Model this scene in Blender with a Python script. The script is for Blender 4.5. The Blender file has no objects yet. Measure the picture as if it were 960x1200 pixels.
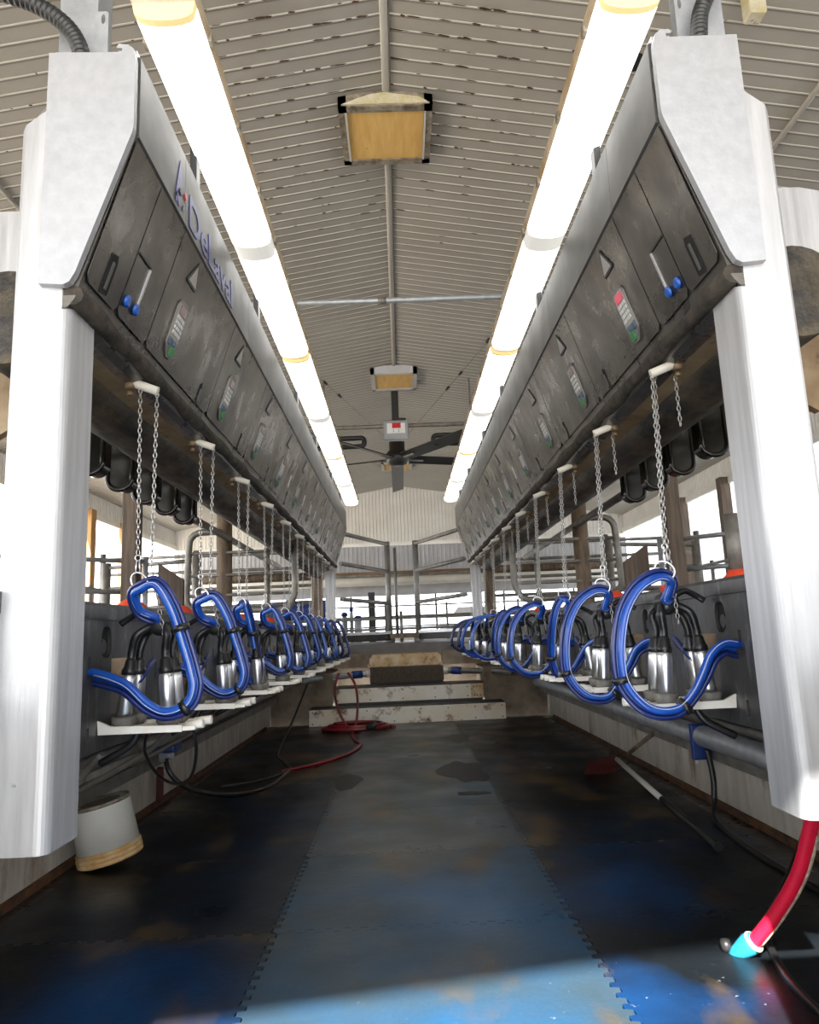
import bpy, bmesh, math, random
from mathutils import Vector, Matrix
from mathutils.geometry import tessellate_polygon
random.seed(7)
C = bpy.context.scene.collection
PI = math.pi
XC = .045                      # centre line of the pit

# ------------------------------------------------------------------ materials
def mat(name, col, rough=.5, metal=0, var=0, scale=8, stretch=(1,1,1), col2=None, bump=0, bscale=40,
        rvar=0, spots=None, sscale=6, slo=.6, shi=.7, coat=0, transm=0, emis=None, estr=0, spotstretch=(1,1,1), spec=.5):
    m = bpy.data.materials.new(name); m.use_nodes = True
    nt = m.node_tree; N = nt.nodes; L = nt.links
    b = N['Principled BSDF']
    b.inputs['Base Color'].default_value = (*col, 1)
    b.inputs['Roughness'].default_value = rough
    b.inputs['Metallic'].default_value = metal
    b.inputs['Specular IOR Level'].default_value = spec
    if coat: b.inputs['Coat Weight'].default_value = coat
    if transm: b.inputs['Transmission Weight'].default_value = transm
    if emis:
        b.inputs['Emission Color'].default_value = (*emis, 1); b.inputs['Emission Strength'].default_value = estr
    tc = N.new('ShaderNodeTexCoord')
    def noise(sc, st, det=6, ro=.6):
        mp = N.new('ShaderNodeMapping'); mp.inputs['Scale'].default_value = st
        L.new(tc.outputs['Object'], mp.inputs['Vector'])
        n = N.new('ShaderNodeTexNoise'); n.inputs['Scale'].default_value = sc
        n.inputs['Detail'].default_value = det; n.inputs['Roughness'].default_value = ro
        L.new(mp.outputs[0], n.inputs['Vector']); return n.outputs['Fac']
    def ramp(fac, lo, hi):
        r = N.new('ShaderNodeMapRange'); r.inputs[1].default_value = lo; r.inputs[2].default_value = hi
        L.new(fac, r.inputs[0]); return r.outputs[0]
    out = None
    if var or col2:
        c2 = col2 or tuple(max(0, c*(1-var)) for c in col)
        fac = ramp(noise(scale, stretch), .35, .65)
        mx = N.new('ShaderNodeMix'); mx.data_type = 'RGBA'
        mx.inputs[6].default_value = (*col, 1); mx.inputs[7].default_value = (*c2, 1)
        L.new(fac, mx.inputs[0]); out = mx.outputs[2]
    if spots:
        fac = ramp(noise(sscale, spotstretch, 8, .7), slo, shi)
        mx = N.new('ShaderNodeMix'); mx.data_type = 'RGBA'
        if out: L.new(out, mx.inputs[6])
        else: mx.inputs[6].default_value = (*col, 1)
        mx.inputs[7].default_value = (*spots, 1); L.new(fac, mx.inputs[0]); out = mx.outputs[2]
    if out: L.new(out, b.inputs['Base Color'])
    if rvar:
        r = N.new('ShaderNodeMapRange'); r.inputs[1].default_value = .3; r.inputs[2].default_value = .7
        r.inputs[3].default_value = max(.03, rough-rvar); r.inputs[4].default_value = min(1, rough+rvar)
        L.new(noise(scale*1.7, stretch), r.inputs[0]); L.new(r.outputs[0], b.inputs['Roughness'])
    if bump:
        bp = N.new('ShaderNodeBump'); bp.inputs['Strength'].default_value = bump; bp.inputs['Distance'].default_value = .01
        L.new(noise(bscale, stretch), bp.inputs['Height']); L.new(bp.outputs[0], b.inputs['Normal'])
    return m

M = {}
M['steel'] = mat('brushed_stainless', (.68,.68,.69), .42, .75, var=.16, scale=5, stretch=(4,4,.5), rvar=.08, bump=.05, bscale=60)
M['steel_post'] = mat('worn_stainless', (.57,.57,.58), .45, .55, var=.22, scale=6, stretch=(5,5,.35), rvar=.1, bump=.05, bscale=50)
M['steel_end'] = mat('milled_stainless', (.47,.475,.495), .5, .5, var=.12, scale=30, rvar=.08, bump=.06, bscale=90)
M['steel_reflect_tint'] = mat('reflection_tinted_stainless', (.20,.185,.165), .30, .9, var=.5, scale=3, stretch=(1,1.5,1), rvar=.1, bump=.08, bscale=7, spots=(.12,.10,.08), sscale=2.2, slo=.55, shi=.8)  # brown reflections are put into the darkened base colour; spots are scratches
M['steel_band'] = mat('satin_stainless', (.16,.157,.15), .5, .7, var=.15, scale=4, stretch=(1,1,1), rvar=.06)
M['chain'] = mat('dull_chain_steel', (.42,.41,.39), .35, 1)
M['shell'] = mat('polished_steel', (.80,.80,.81), .33, 1, var=.1, scale=30, stretch=(1,1,.1))
M['galv'] = mat('galvanised_steel', (.50,.52,.55), .5, .6, var=.25, scale=14, rvar=.1)
M['galv_dark'] = mat('weathered_galvanised_pipe', (.30,.28,.25), .5, .55, var=.4, scale=8, spots=(.2,.13,.07), sscale=5)
M['rail'] = mat('grey_pipe_rail', (.36,.35,.33), .45, .6, var=.35, scale=7, spots=(.17,.11,.06), sscale=4)
M['rusty'] = mat('rusty_brown_steel', (.26,.19,.13), .7, .2, col2=(.12,.085,.06), scale=9, stretch=(2,2,.4))
M['trough'] = mat('grimy_dark_trough', (.06,.055,.048), .5, .5, col2=(.012,.012,.012), scale=5, stretch=(3,.6,3), spots=(.20,.15,.08), sscale=3, slo=.45, shi=.75, rvar=.15, bump=.3, bscale=25)
M['grime'] = mat('black_grime', (.014,.012,.010), .8, 0, col2=(.065,.052,.036), scale=22, bump=.6, bscale=60)
M['flange'] = mat('yellowed_flange', (.30,.235,.14), .55, .3, col2=(.16,.10,.05), scale=5, spots=(.03,.02,.02), sscale=9)
M['panel'] = mat('dark_stall_panel', (.115,.115,.115), .42, .6, col2=(.06,.058,.056), scale=5, stretch=(1,1,.6), spots=(.26,.26,.25), sscale=9, slo=.54, shi=.8, rvar=.12, spotstretch=(3,3,.6))
M['recess'] = mat('tan_recess', (.38,.30,.21), .7, 0, col2=(.22,.14,.08), scale=8)
M['black'] = mat('black_rubber', (.012,.012,.013), .35, 0, var=.4, scale=14, spots=(.10,.09,.075), sscale=14, slo=.62, shi=.85)
M['blackpl'] = mat('black_plastic', (.02,.02,.02), .4)
M['gloss'] = mat('glossy_black_rubber', (.015,.014,.012), .16, 0, var=.4, scale=10)
M['void'] = mat('dark_hole', (.008,.008,.008), .9)
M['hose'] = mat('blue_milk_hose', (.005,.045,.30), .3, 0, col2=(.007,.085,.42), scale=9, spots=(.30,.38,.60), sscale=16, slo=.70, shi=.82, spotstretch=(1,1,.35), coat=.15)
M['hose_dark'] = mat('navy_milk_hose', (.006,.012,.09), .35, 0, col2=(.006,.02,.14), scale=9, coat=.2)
M['hose_pale'] = mat('pale_hose_stripe', (.45,.50,.68), .4)
M['white'] = mat('white_plastic_tray', (.82,.80,.75), .4, 0, col2=(.72,.68,.6), scale=10, spots=(.5,.33,.15), sscale=7, slo=.66, shi=.8)
M['bowl'] = mat('grimy_jetter_bowl', (.20,.19,.17), .6, 0, col2=(.09,.085,.075), scale=25)
M['ceil'] = mat('painted_ceiling_sheet', (.385,.36,.32), .55, 0, col2=(.33,.305,.265), scale=1.2, spots=(.26,.22,.17), sscale=2.2, slo=.6, shi=.85)
M['ceil_line'] = mat('pale_rib_highlight', (.52,.50,.45), .5, 0)  # paler than the sheet: rib highlights put into the colour; also frame trim
M['ceil_groove'] = mat('ceiling_rib_groove', (.22,.195,.165), .7, 0)
M['ceil_rust'] = mat('ceiling_rust_stain', (.10,.055,.03), .8, 0, col2=(.05,.025,.015), scale=9)
M['gable'] = mat('cream_wall_sheet', (.90,.87,.81), .5, 0, var=.08, scale=3)
M['wallw'] = mat('white_wall_sheet', (.88,.85,.79), .55, 0, var=.1, scale=3)
M['header'] = mat('grey_ribbed_header', (.56,.56,.57), .5, 0, var=.2, scale=3)
M['wood'] = mat('stained_timber', (.50,.27,.09), .7, 0, col2=(.30,.16,.06), scale=6, stretch=(3,3,.3))
M['wood_dark'] = mat('dark_timber', (.17,.125,.09), .75, 0, col2=(.09,.065,.05), scale=8, stretch=(4,4,.3))
M['beam'] = mat('brown_beam', (.33,.20,.10), .7, 0, col2=(.18,.10,.05), scale=4, stretch=(.5,1,1))
M['pipew'] = mat('white_pvc', (.70,.66,.57), .4, 0, var=.12, scale=5)
M['lens'] = mat('lit_light_diffuser', (.9,.9,.88), .4, emis=(1,.985,.95), estr=2.6)
M['lens_mid'] = mat('dim_diffuser_band', (.45,.43,.38), .4, emis=(1,.97,.9), estr=.38)
M['lensend'] = mat('aged_diffuser_end', (.75,.6,.3), .45, emis=(1,.75,.32), estr=.38)
M['lightbase'] = mat('aged_fixture_base', (.55,.46,.33), .5, 0, col2=(.35,.24,.12), scale=8)
M['kerb'] = mat('pit_wall_board', (.60,.56,.50), .6, 0, col2=(.46,.42,.36), scale=4, stretch=(1,3,.4), spots=(.20,.12,.06), sscale=3, slo=.54, shi=.72, spotstretch=(1,1.5,.5))
M['kerb_rust'] = mat('rust_line', (.17,.07,.025), .8, 0, col2=(.05,.03,.02), scale=12)
M['conc'] = mat('dark_wet_concrete', (.05,.04,.03), .35, 0, col2=(.02,.018,.016), scale=5, rvar=.15)
M['concl'] = mat('stained_concrete', (.30,.24,.17), .7, 0, col2=(.13,.09,.06), scale=4)
M['step'] = mat('peeling_white_riser', (.84,.80,.72), .5, 0, col2=(.76,.66,.50), scale=3, spots=(.20,.09,.03), sscale=7, slo=.53, shi=.66)
M['step_rust'] = mat('rusty_white_riser', (.74,.62,.42), .55, 0, col2=(.55,.32,.11), scale=9, spots=(.12,.06,.02), sscale=11, slo=.54, shi=.7)
M['tread'] = mat('dark_tread', (.03,.026,.022), .5, 0, var=.4, scale=8)
M['grate'] = mat('rusty_grating', (.10,.075,.045), .6, .3, col2=(.05,.035,.02), scale=30)
M['greybody'] = mat('grey_kerb_sheet', (.34,.35,.37), .4, .4, var=.2, scale=3)
M['orange'] = mat('ochre_skylight_board', (.62,.36,.10), .55, 0, col2=(.72,.47,.16), scale=4, stretch=(6,1,1), spots=(.10,.06,.03), sscale=7, slo=.68, shi=.76)
M['frame_dirty'] = mat('grimy_frame', (.32,.28,.22), .6, 0, col2=(.10,.075,.045), scale=14)
M['foam'] = mat('yellowed_foam', (.50,.42,.20), .9, 0, col2=(.62,.57,.45), scale=12, spots=(.08,.05,.02), sscale=20, bump=.8, bscale=40)
M['red'] = mat('red_hose', (.70,.012,.045), .3, 0, var=.15, scale=8)
M['reddark'] = mat('dark_red_hose', (.20,.008,.013), .35, 0, var=.4, scale=8)
M['worn'] = mat('worn_hose_patch', (.62,.50,.38), .7, 0, col2=(.30,.2,.15), scale=60)
M['cyan'] = mat('cyan_nozzle', (.02,.30,.52), .4, 0, var=.3, scale=30)
M['bucket'] = mat('scuffed_white_plastic', (.62,.61,.56), .5, 0, var=.1, scale=5, spots=(.2,.16,.1), sscale=13, slo=.67, shi=.74)
M['rimstain'] = mat('stained_bucket_rim', (.62,.46,.25), .5, 0, col2=(.45,.24,.07), scale=14)
M['bluebtn'] = mat('blue_button', (.01,.09,.42), .25, coat=.5)
M['logo'] = mat('logo_blue', (.02,.025,.16), .4)
M['logored'] = mat('logo_red', (.5,.02,.05), .4)
M['sticker'] = mat('grey_sticker', (.42,.40,.37), .5, .2)
M['keys'] = mat('pale_keys', (.62,.62,.60), .4)
M['keypad'] = mat('keypad_plate', (.22,.21,.20), .4, .4)
M['kdisp'] = mat('keypad_display', (.12,.03,.035), .2)
M['kdispr'] = mat('lit_keypad_display', (.2,.01,.03), .2, emis=(.8,.02,.08), estr=.35)
M['green'] = mat('green_button', (.03,.20,.06), .4)
M['kblue'] = mat('blue_grey_button', (.06,.11,.19), .4)
M['redflap'] = mat('orange_red_rubber', (.75,.07,.025), .5, var=.2, scale=9)
M['tarpblue'] = mat('blue_barrel', (.012,.04,.19), .4)
M['curtain'] = mat('white_plastic_curtain', (.86,.88,.90), .5, 0, var=.06, scale=3, stretch=(1,1,.5), bump=.5, bscale=6)
M['dirt'] = mat('pale_barnyard_ground', (.42,.38,.32), .9, var=.2, scale=1)
M['board'] = mat('display_white', (.75,.75,.72), .5)
M['led'] = mat('red_led', (.3,.01,.01), .3, emis=(1,.03,.03), estr=.12)
M['tile'] = mat('mid_grey_deck', (.16,.15,.14), .6, var=.3, scale=4)
M['copper'] = mat('red_valve_handle', (.06,.010,.008), .6)

def mat_translucent(m, w=.6):
    nt = m.node_tree; b = nt.nodes['Principled BSDF']
    t = nt.nodes.new('ShaderNodeBsdfTranslucent'); t.inputs[0].default_value = (.9,.92,.95,1)
    mx = nt.nodes.new('ShaderNodeMixShader'); mx.inputs[0].default_value = w
    nt.links.new(b.outputs[0], mx.inputs[1]); nt.links.new(t.outputs[0], mx.inputs[2])
    nt.links.new(mx.outputs[0], nt.nodes['Material Output'].inputs['Surface'])
mat_translucent(M['curtain'])

def floor_mat(name, base_black, seed, bluef):
    m = bpy.data.materials.new(name); m.use_nodes = True
    nt = m.node_tree; N = nt.nodes; L = nt.links; b = N['Principled BSDF']
    geo = N.new('ShaderNodeNewGeometry')
    mp = N.new('ShaderNodeMapping'); mp.inputs['Location'].default_value = (seed, seed*.7, 0)
    L.new(geo.outputs['Position'], mp.inputs['Vector'])
    def noise(s, d=5, st=None):
        n = N.new('ShaderNodeTexNoise'); n.inputs['Scale'].default_value = s; n.inputs['Detail'].default_value = d
        if st:
            q = N.new('ShaderNodeMapping'); q.inputs['Scale'].default_value = st; L.new(mp.outputs[0], q.inputs[0]); L.new(q.outputs[0], n.inputs['Vector'])
        else: L.new(mp.outputs[0], n.inputs['Vector'])
        return n.outputs['Fac']
    def rng(f, a, c, lo=0, hi=1):
        r = N.new('ShaderNodeMapRange'); r.inputs[1].default_value = a; r.inputs[2].default_value = c
        r.inputs[3].default_value = lo; r.inputs[4].default_value = hi; L.new(f, r.inputs[0]); return r.outputs[0]
    def mix(f, a, c):
        x = N.new('ShaderNodeMix'); x.data_type = 'RGBA'; L.new(f, x.inputs[0])
        for i, v in ((6,a),(7,c)):
            if isinstance(v, tuple): x.inputs[i].default_value = (*v, 1)
            else: L.new(v, x.inputs[i])
        return x.outputs[2]
    c = mix(rng(noise(1.0), .46, .66), base_black, bluef)
    c = mix(rng(noise(2.6, 8, (1.4,.8,1)), .54, .74), c, (.085,.055,.020))
    c = mix(rng(noise(45, 8), .70, .80), c, (.20,.22,.22))
    L.new(c, b.inputs['Base Color'])
    L.new(rng(noise(2.1), .3, .7, .25, .55), b.inputs['Roughness'])
    b.inputs['Specular IOR Level'].default_value = .4
    bp = N.new('ShaderNodeBump'); bp.inputs['Strength'].default_value = .12; bp.inputs['Distance'].default_value = .01
    L.new(noise(35, 8), bp.inputs['Height']); L.new(bp.outputs[0], b.inputs['Normal'])
    return m
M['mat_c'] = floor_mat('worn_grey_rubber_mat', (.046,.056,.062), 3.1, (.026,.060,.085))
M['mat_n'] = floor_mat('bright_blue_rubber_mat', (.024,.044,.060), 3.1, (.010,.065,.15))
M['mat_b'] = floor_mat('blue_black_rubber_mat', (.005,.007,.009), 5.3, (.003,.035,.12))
M['mat_s'] = floor_mat('dirt_and_shade_dark_mat', (.005,.005,.005), 8.3, (.003,.012,.03))  # side mats: near-black colour holds both dirt and the shade along the sides

# ------------------------------------------------------------------ mesh builder
class MB:
    def __init__(s): s.v = []; s.f = []; s.sm = []
    def add(s, vs, fs, smooth=False):
        o = len(s.v); s.v += [Vector(v) for v in vs]
        s.f += [tuple(i+o for i in f) for f in fs]; s.sm += [smooth]*len(fs); return s
    def box(s, a, b):
        x0,y0,z0 = a; x1,y1,z1 = b
        v = [(x0,y0,z0),(x1,y0,z0),(x1,y1,z0),(x0,y1,z0),(x0,y0,z1),(x1,y0,z1),(x1,y1,z1),(x0,y1,z1)]
        return s.add(v, [(0,3,2,1),(4,5,6,7),(0,1,5,4),(1,2,6,5),(2,3,7,6),(3,0,4,7)])
    def cbox(s, c, d, bev=0):
        c = Vector(c); d = Vector(d)/2
        if not bev: return s.box(c-d, c+d)
        # chamfered box: rounded rectangle prism along z with bevelled ends
        return s.rbox(c-d, c+d, bev)
    def rbox(s, a, b, r, n=3):
        x0,y0,z0 = a; x1,y1,z1 = b
        ring = []
        for cx, cy, a0 in ((x1-r,y1-r,0),(x0+r,y1-r,PI/2),(x0+r,y0+r,PI),(x1-r,y0+r,1.5*PI)):
            for i in range(n+1):
                t = a0 + PI/2*i/n; ring.append((cx, cy, math.cos(t), math.sin(t)))
        vs = []; k = len(ring)
        for z, q in ((z0,0),(z0+r,1),(z1-r,1),(z1,0)):
            for cx, cy, dx, dy in ring: vs.append((cx+dx*r*(q if q else .3), cy+dy*r*(q if q else .3), z))
        fs = []
        for l in range(3):
            for i in range(k):
                j = (i+1)%k; fs.append((l*k+i, l*k+j, (l+1)*k+j, (l+1)*k+i))
        fs.append(tuple(range(k-1,-1,-1))); fs.append(tuple(range(3*k,4*k)))
        return s.add(vs, fs)
    def tube(s, pts, r, n=10, cap=True, closed=False):
        P = [Vector(p) for p in pts]; m = len(P)
        R = r if isinstance(r, (list,tuple)) else [r]*m
        def tan(i):
            if closed: t = P[(i+1)%m]-P[i-1]
            elif i == 0: t = P[1]-P[0]
            elif i == m-1: t = P[-1]-P[-2]
            else: t = (P[i+1]-P[i]).normalized()+(P[i]-P[i-1]).normalized()
            return t.normalized() if t.length > 1e-9 else Vector((0,0,1))
        t0 = tan(0); ref = Vector((0,0,1)) if abs(t0.z) < .9 else Vector((1,0,0))
        u = t0.cross(ref).normalized(); vs = []
        for i in range(m):
            t = tan(i); u = (u - u.dot(t)*t)
            u = u.normalized() if u.length > 1e-6 else t.orthogonal().normalized()
            w = t.cross(u)
            for k in range(n):
                a = 2*PI*k/n; vs.append(P[i] + R[i]*(math.cos(a)*u + math.sin(a)*w))
        fs = []
        for i in range(m if closed else m-1):
            i2 = (i+1) % m
            for k in range(n):
                k2 = (k+1)%n; fs.append((i*n+k, i*n+k2, i2*n+k2, i2*n+k))
        s.add(vs, fs, True)
        if cap and not closed:
            o = len(s.v)-m*n
            s.f += [tuple(o+k for k in range(n-1,-1,-1)), tuple(o+(m-1)*n+k for k in range(n))]; s.sm += [False, False]
        return s
    def cyl(s, a, b, r, r2=None, n=16): return s.tube([a, b], [r, r if r2 is None else r2], n)
    def lathe(s, prof, c, n=20, axis=None, smooth=True):
        """prof: list (radius, height) along +z from c; axis optional direction"""
        c = Vector(c); rot = Matrix.Identity(3)
        if axis is not None: rot = Vector((0,0,1)).rotation_difference(Vector(axis).normalized()).to_matrix()
        vs = []
        for r, h in prof:
            for k in range(n):
                a = 2*PI*k/n; vs.append(c + rot @ Vector((r*math.cos(a), r*math.sin(a), h)))
        fs = []
        for i in range(len(prof)-1):
            for k in range(n):
                k2 = (k+1)%n; fs.append((i*n+k, i*n+k2, (i+1)*n+k2, (i+1)*n+k))
        s.add(vs, fs, smooth)
        o = len(s.v)-len(vs)
        s.f += [tuple(o+k for k in range(n-1,-1,-1)), tuple(o+(len(prof)-1)*n+k for k in range(n))]; s.sm += [False, False]
        return s
    def prism(s, poly, vec, holes=()):
        """poly 3D loop, extruded by vec, with holes"""
        loops = [[Vector(p) for p in poly]] + [[Vector(p) for p in h] for h in holes]
        vec = Vector(vec); allv = [p for l in loops for p in l]; n = len(allv)
        tris = tessellate_polygon(loops) if (holes or len(poly) > 4) else None
        vs = allv + [p+vec for p in allv]; fs = []
        if tris:
            for t in tris: fs.append(tuple(t)); fs.append(tuple(i+n for i in reversed(t)))
        else:
            fs.append(tuple(range(n))); fs.append(tuple(range(2*n-1, n-1, -1)))
        o = 0
        for l in loops:
            k = len(l)
            for i in range(k):
                j = (i+1)%k; fs.append((o+i, o+j, n+o+j, n+o+i))
            o += k
        return s.add(vs, fs)
    def mesh(s, name, off=Vector((0,0,0)), recalc=True):
        me = bpy.data.meshes.new(name)
        me.from_pydata([v-off for v in s.v], [], s.f)
        me.polygons.foreach_set('use_smooth', s.sm)
        if recalc:
            bm = bmesh.new(); bm.from_mesh(me); bmesh.ops.recalc_face_normals(bm, faces=bm.faces); bm.to_mesh(me); bm.free()
        me.update(); return me
    def build(s, name, material, parent=None, mesh=None):
        if parent is not None:
            off = wloc(parent)
        else:
            xs = [v.x for v in s.v]; ys = [v.y for v in s.v]; zs = [v.z for v in s.v]
            off = Vector(((min(xs)+max(xs))/2, (min(ys)+max(ys))/2, min(zs)))
        me = s.mesh(name, off); me.materials.append(M[material])
        o = bpy.data.objects.new(name, me); C.objects.link(o)
        if parent is not None: o.parent = parent
        else: o.location = off
        return o
def wloc(o):
    p = Vector((0,0,0))
    while o is not None: p += o.location; o = o.parent
    return p
def tag(o, label, cat, group=None, kind=None):
    if label: o['label'] = label
    if cat: o['category'] = cat
    if group: o['group'] = group
    if kind: o['kind'] = kind
    return o
def thing(name, label, cat, loc, group=None):
    o = bpy.data.objects.new(name, None); o.empty_display_size = .05; C.objects.link(o); o.location = loc
    return tag(o, label, cat, group)
def struct(name, mb, m):
    o = mb.build(name, m); o['kind'] = 'structure'; return o
def link_copy(src, parent, loc=None):
    c = src.copy(); C.objects.link(c); c.parent = parent
    if loc is not None: c.location = loc
    for ch in src.children: link_copy(ch, c)
    return c
def smooth_path(pts, n=6, closed=False):
    P = [Vector(p) for p in pts]; out = []; m = len(P)
    rng_ = range(m) if closed else range(m-1)
    for i in rng_:
        if closed: a,b,c,d = P[i-1],P[i],P[(i+1)%m],P[(i+2)%m]
        else: a,b,c,d = P[max(i-1,0)],P[i],P[i+1],P[min(i+2,m-1)]
        for k in range(n):
            t = k/n
            out.append(.5*((2*b)+(-a+c)*t+(2*a-5*b+4*c-d)*t*t+(-a+3*b-3*c+d)*t**3))
    if not closed: out.append(P[-1])
    return out
ORD = ['first','second','third','fourth','fifth','sixth','seventh','eighth','ninth','tenth','eleventh','twelfth']
SIDE = {-1:'left', 1:'right'}
def W(s, u, y, z): return Vector((XC + s*u, y, z))

# ------------------------------------------------------------------ camera (solved from the vanishing points)
f = 850.; cx, cy = 480., 600.; vp = (471.,745.); rr = math.radians(2.2)
Yc = Vector(((vp[0]-cx)/f, -(vp[1]-cy)/f, -1.)).normalized()
uu = Vector((-math.sin(rr), math.cos(rr), 0)); Zc = (uu-uu.dot(Yc)*Yc).normalized(); Xc = Yc.cross(Zc)
R3 = Matrix((Xc, Yc, Zc))            # world <- camera
cam = bpy.data.cameras.new('camera'); co = bpy.data.objects.new('camera', cam); C.objects.link(co)
co.matrix_world = R3.to_4x4()
cam.sensor_fit = 'VERTICAL'; cam.sensor_height = 24; cam.sensor_width = 19.2; cam.lens = 17; cam.clip_start = .05; cam.clip_end = 200
bpy.context.scene.camera = co

# ------------------------------------------------------------------ setting
Z0 = -1.0; DECK = -.10
XL, XR = -1.6, 1.72
WX0, WX1 = -4.8, 4.9; YB, YF = -2.5, 15.5
RIDGE, SL = 3.22, .17
def roof(x): return RIDGE - SL*abs(x-0.03)
struct('floor', MB().box((XL-.3,YB,Z0-.15),(XR+.3,8.9,Z0)), 'conc')
struct('trim_1', MB().box((XL,YB,Z0),(XL+.02,8.6,Z0+.035)), 'kerb_rust')
struct('trim_2', MB().box((XR-.02,YB,Z0),(XR,8.6,Z0+.035)), 'kerb_rust')
def pit_wall(name, x, s):
    mb = MB(); y = YB; w = .30
    while y < 9.3:
        mb.box((min(x,x+s*.1), y+.002, Z0-.02), (max(x,x+s*.1), min(y+w-.002,9.4), -.62)); y += w
    mb.box((min(x+s*.03,x+s*.1), YB, Z0-.02), (max(x+s*.03,x+s*.1), 9.4, -.21))
    return struct(name, mb, 'kerb')
pit_wall('wall_left', XL, -1); pit_wall('wall_right', XR, 1)
# decks where the cows stand
for s, nm in ((-1,'trim_3'),(1,'trim_4')):
    a = W(s,1.03,YB,0).x; b = WX0 if s<0 else WX1
    struct(nm, MB().box((min(a,b),YB,DECK-.12),(max(a,b),9.6,DECK)), 'tile')
struct('trim_5', MB().box((WX0,9.95,DECK-.12),(WX1,YF,DECK)).box((WX0,9.6,DECK-.12),(-1.0,9.95,DECK)).box((1.1,9.6,DECK-.12),(WX1,9.95,DECK)), 'tile')
struct('wall_pit_end', MB().box((XL-.1,9.86,Z0-.1),(XR+.1,9.95,DECK-.12)).box((XL-.1,8.95,Z0-.1),(-.86,9.86,-.42)).box((.97,8.95,Z0-.1),(XR+.1,9.86,-.42)), 'concl')

# ceiling: ribbed sheet running across the ridge
def ceiling():
    sheet = MB(); edge = MB(); groove = MB()
    pitch = .098; y = YB
    for s in (-1, 1):
        xe = WX0-.1 if s < 0 else WX1+.1
        x0 = .03
        sheet.add([(x0,YB,roof(x0)),(xe,YB,roof(xe)),(xe,YF+.1,roof(xe)),(x0,YF+.1,roof(x0)),
                   (x0,YB,roof(x0)+.08),(xe,YB,roof(xe)+.08),(xe,YF+.1,roof(xe)+.08),(x0,YF+.1,roof(x0)+.08)],
                  [(0,1,2,3),(7,6,5,4),(0,4,5,1),(1,5,6,2),(2,6,7,3)])
        y = YB+.02
        while y < YF:
            d = .004
            for mb, dy0, dy1, dz in ((edge, 0, .007, .005),(groove, .009, .020, .0025)):
                mb.add([(x0,y+dy0,roof(x0)-d*0-.0),(xe,y+dy0,roof(xe)),(xe,y+dy1,roof(xe)),(x0,y+dy1,roof(x0)),
                        (x0,y+dy0,roof(x0)-dz),(xe,y+dy0,roof(xe)-dz),(xe,y+dy1,roof(xe)-dz),(x0,y+dy1,roof(x0)-dz)],
                       [(4,5,6,7),(0,1,5,4),(3,7,6,2),(1,2,6,5)])
            y += pitch
    c = struct('ceiling', sheet, 'ceil')
    a = edge.build('rib', 'ceil_line', c); b = groove.build('rib_groove', 'ceil_groove', c)
    rust = MB(); rnd = random.Random(3)
    y = YB+.02
    while y < 6.2:
        dens = max(0, 1-abs(y-3.0)/2.6)
        for q in range(int(26*dens)):
            x = rnd.gauss(0,.75); l = rnd.uniform(.01,.09)*(1.2-min(1,abs(x)*.5)); wd = rnd.uniform(.003,.012)
            if abs(x) < .04 or abs(x) > 3 or (x-.0)*(x+l) < 0: continue
            y0 = y-rnd.uniform(0,.006); z = lambda a: roof(a)-.007
            rust.add([(x,y0,z(x)),(x+l*.3,y0-wd*.5,z(x+l*.3)),(x+l,y0,z(x+l)),(x+l*.8,y0+wd,z(x+l*.8)),(x+l*.2,y0+wd*.8,z(x+l*.2))],[(0,1,2,3,4)])
        y += pitch
    r = rust.build('rust_stains','ceil_rust',c); r['kind'] = 'stuff'
ceiling()
struct('trim_6', MB().tube([(.03,YB,RIDGE-.012),(.03,YF,RIDGE-.012)], .022, 8), 'ceil')
struct('trim_7', MB().box((.052,YB,RIDGE-.018),(.060,YF,RIDGE-.006)), 'ceil_groove')

def ribbed(mb, a, b, z0, z1, axis, pos, n_out, pitch=.075, depth=.012, top=None):
    """vertical-rib sheet along x (axis 0) or y (axis 1) at pos; n_out: direction of ribs"""
    t = a; vs = []
    prof = []
    while t < b:
        prof += [(t,0),(t+pitch*.55,0),(t+pitch*.65,depth),(t+pitch*.9,depth)]; t += pitch
    prof.append((b,0))
    for q, d in prof:
        for z in (z0, z1):
            zz = z if (z == z0 or top is None) else top(q)
            p = (q, pos+n_out*d, zz) if axis == 0 else (pos+n_out*d, q, zz)
            vs.append(p)
        for z in (z1, z0):
            zz = z if (z == z0 or top is None) else top(q)
            p = (q, pos-n_out*.04, zz) if axis == 0 else (pos-n_out*.04, q, zz)
            vs.append(p)
    k = len(prof); fs = []
    for i in range(k-1):
        for e in range(4): fs.append((i*4+e, i*4+(e+1)%4, (i+1)*4+(e+1)%4, (i+1)*4+e))
    return mb.add(vs, fs)
# far gable
mb = MB(); ribbed(mb, WX0, WX1, 1.99, 3, 0, YF, -1, top=lambda q: roof(q)+.03); g = struct('wall_far', mb, 'gable')
MB().box((WX0,YF-.05,1.90),(WX1,YF,1.99)).build('sill_board', 'gable', g)
mb = MB(); ribbed(mb, WX0+.05, WX1-.05, 1.34, 1.90, 0, YF-.14, -1, pitch=.09); struct('trim_8', mb, 'header')
struct('trim_9', MB().box((WX0,YF-.34,1.22),(WX1,YF-.06,1.34)), 'beam')
struct('trim_10', MB().box((WX0,YF-.20,.84),(WX1,YF-.12,1.22)), 'header')
struct('trim_18', MB().box((WX0,YF-.05,DECK-.1),(WX1,YF,.06)), 'wallw')
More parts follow.
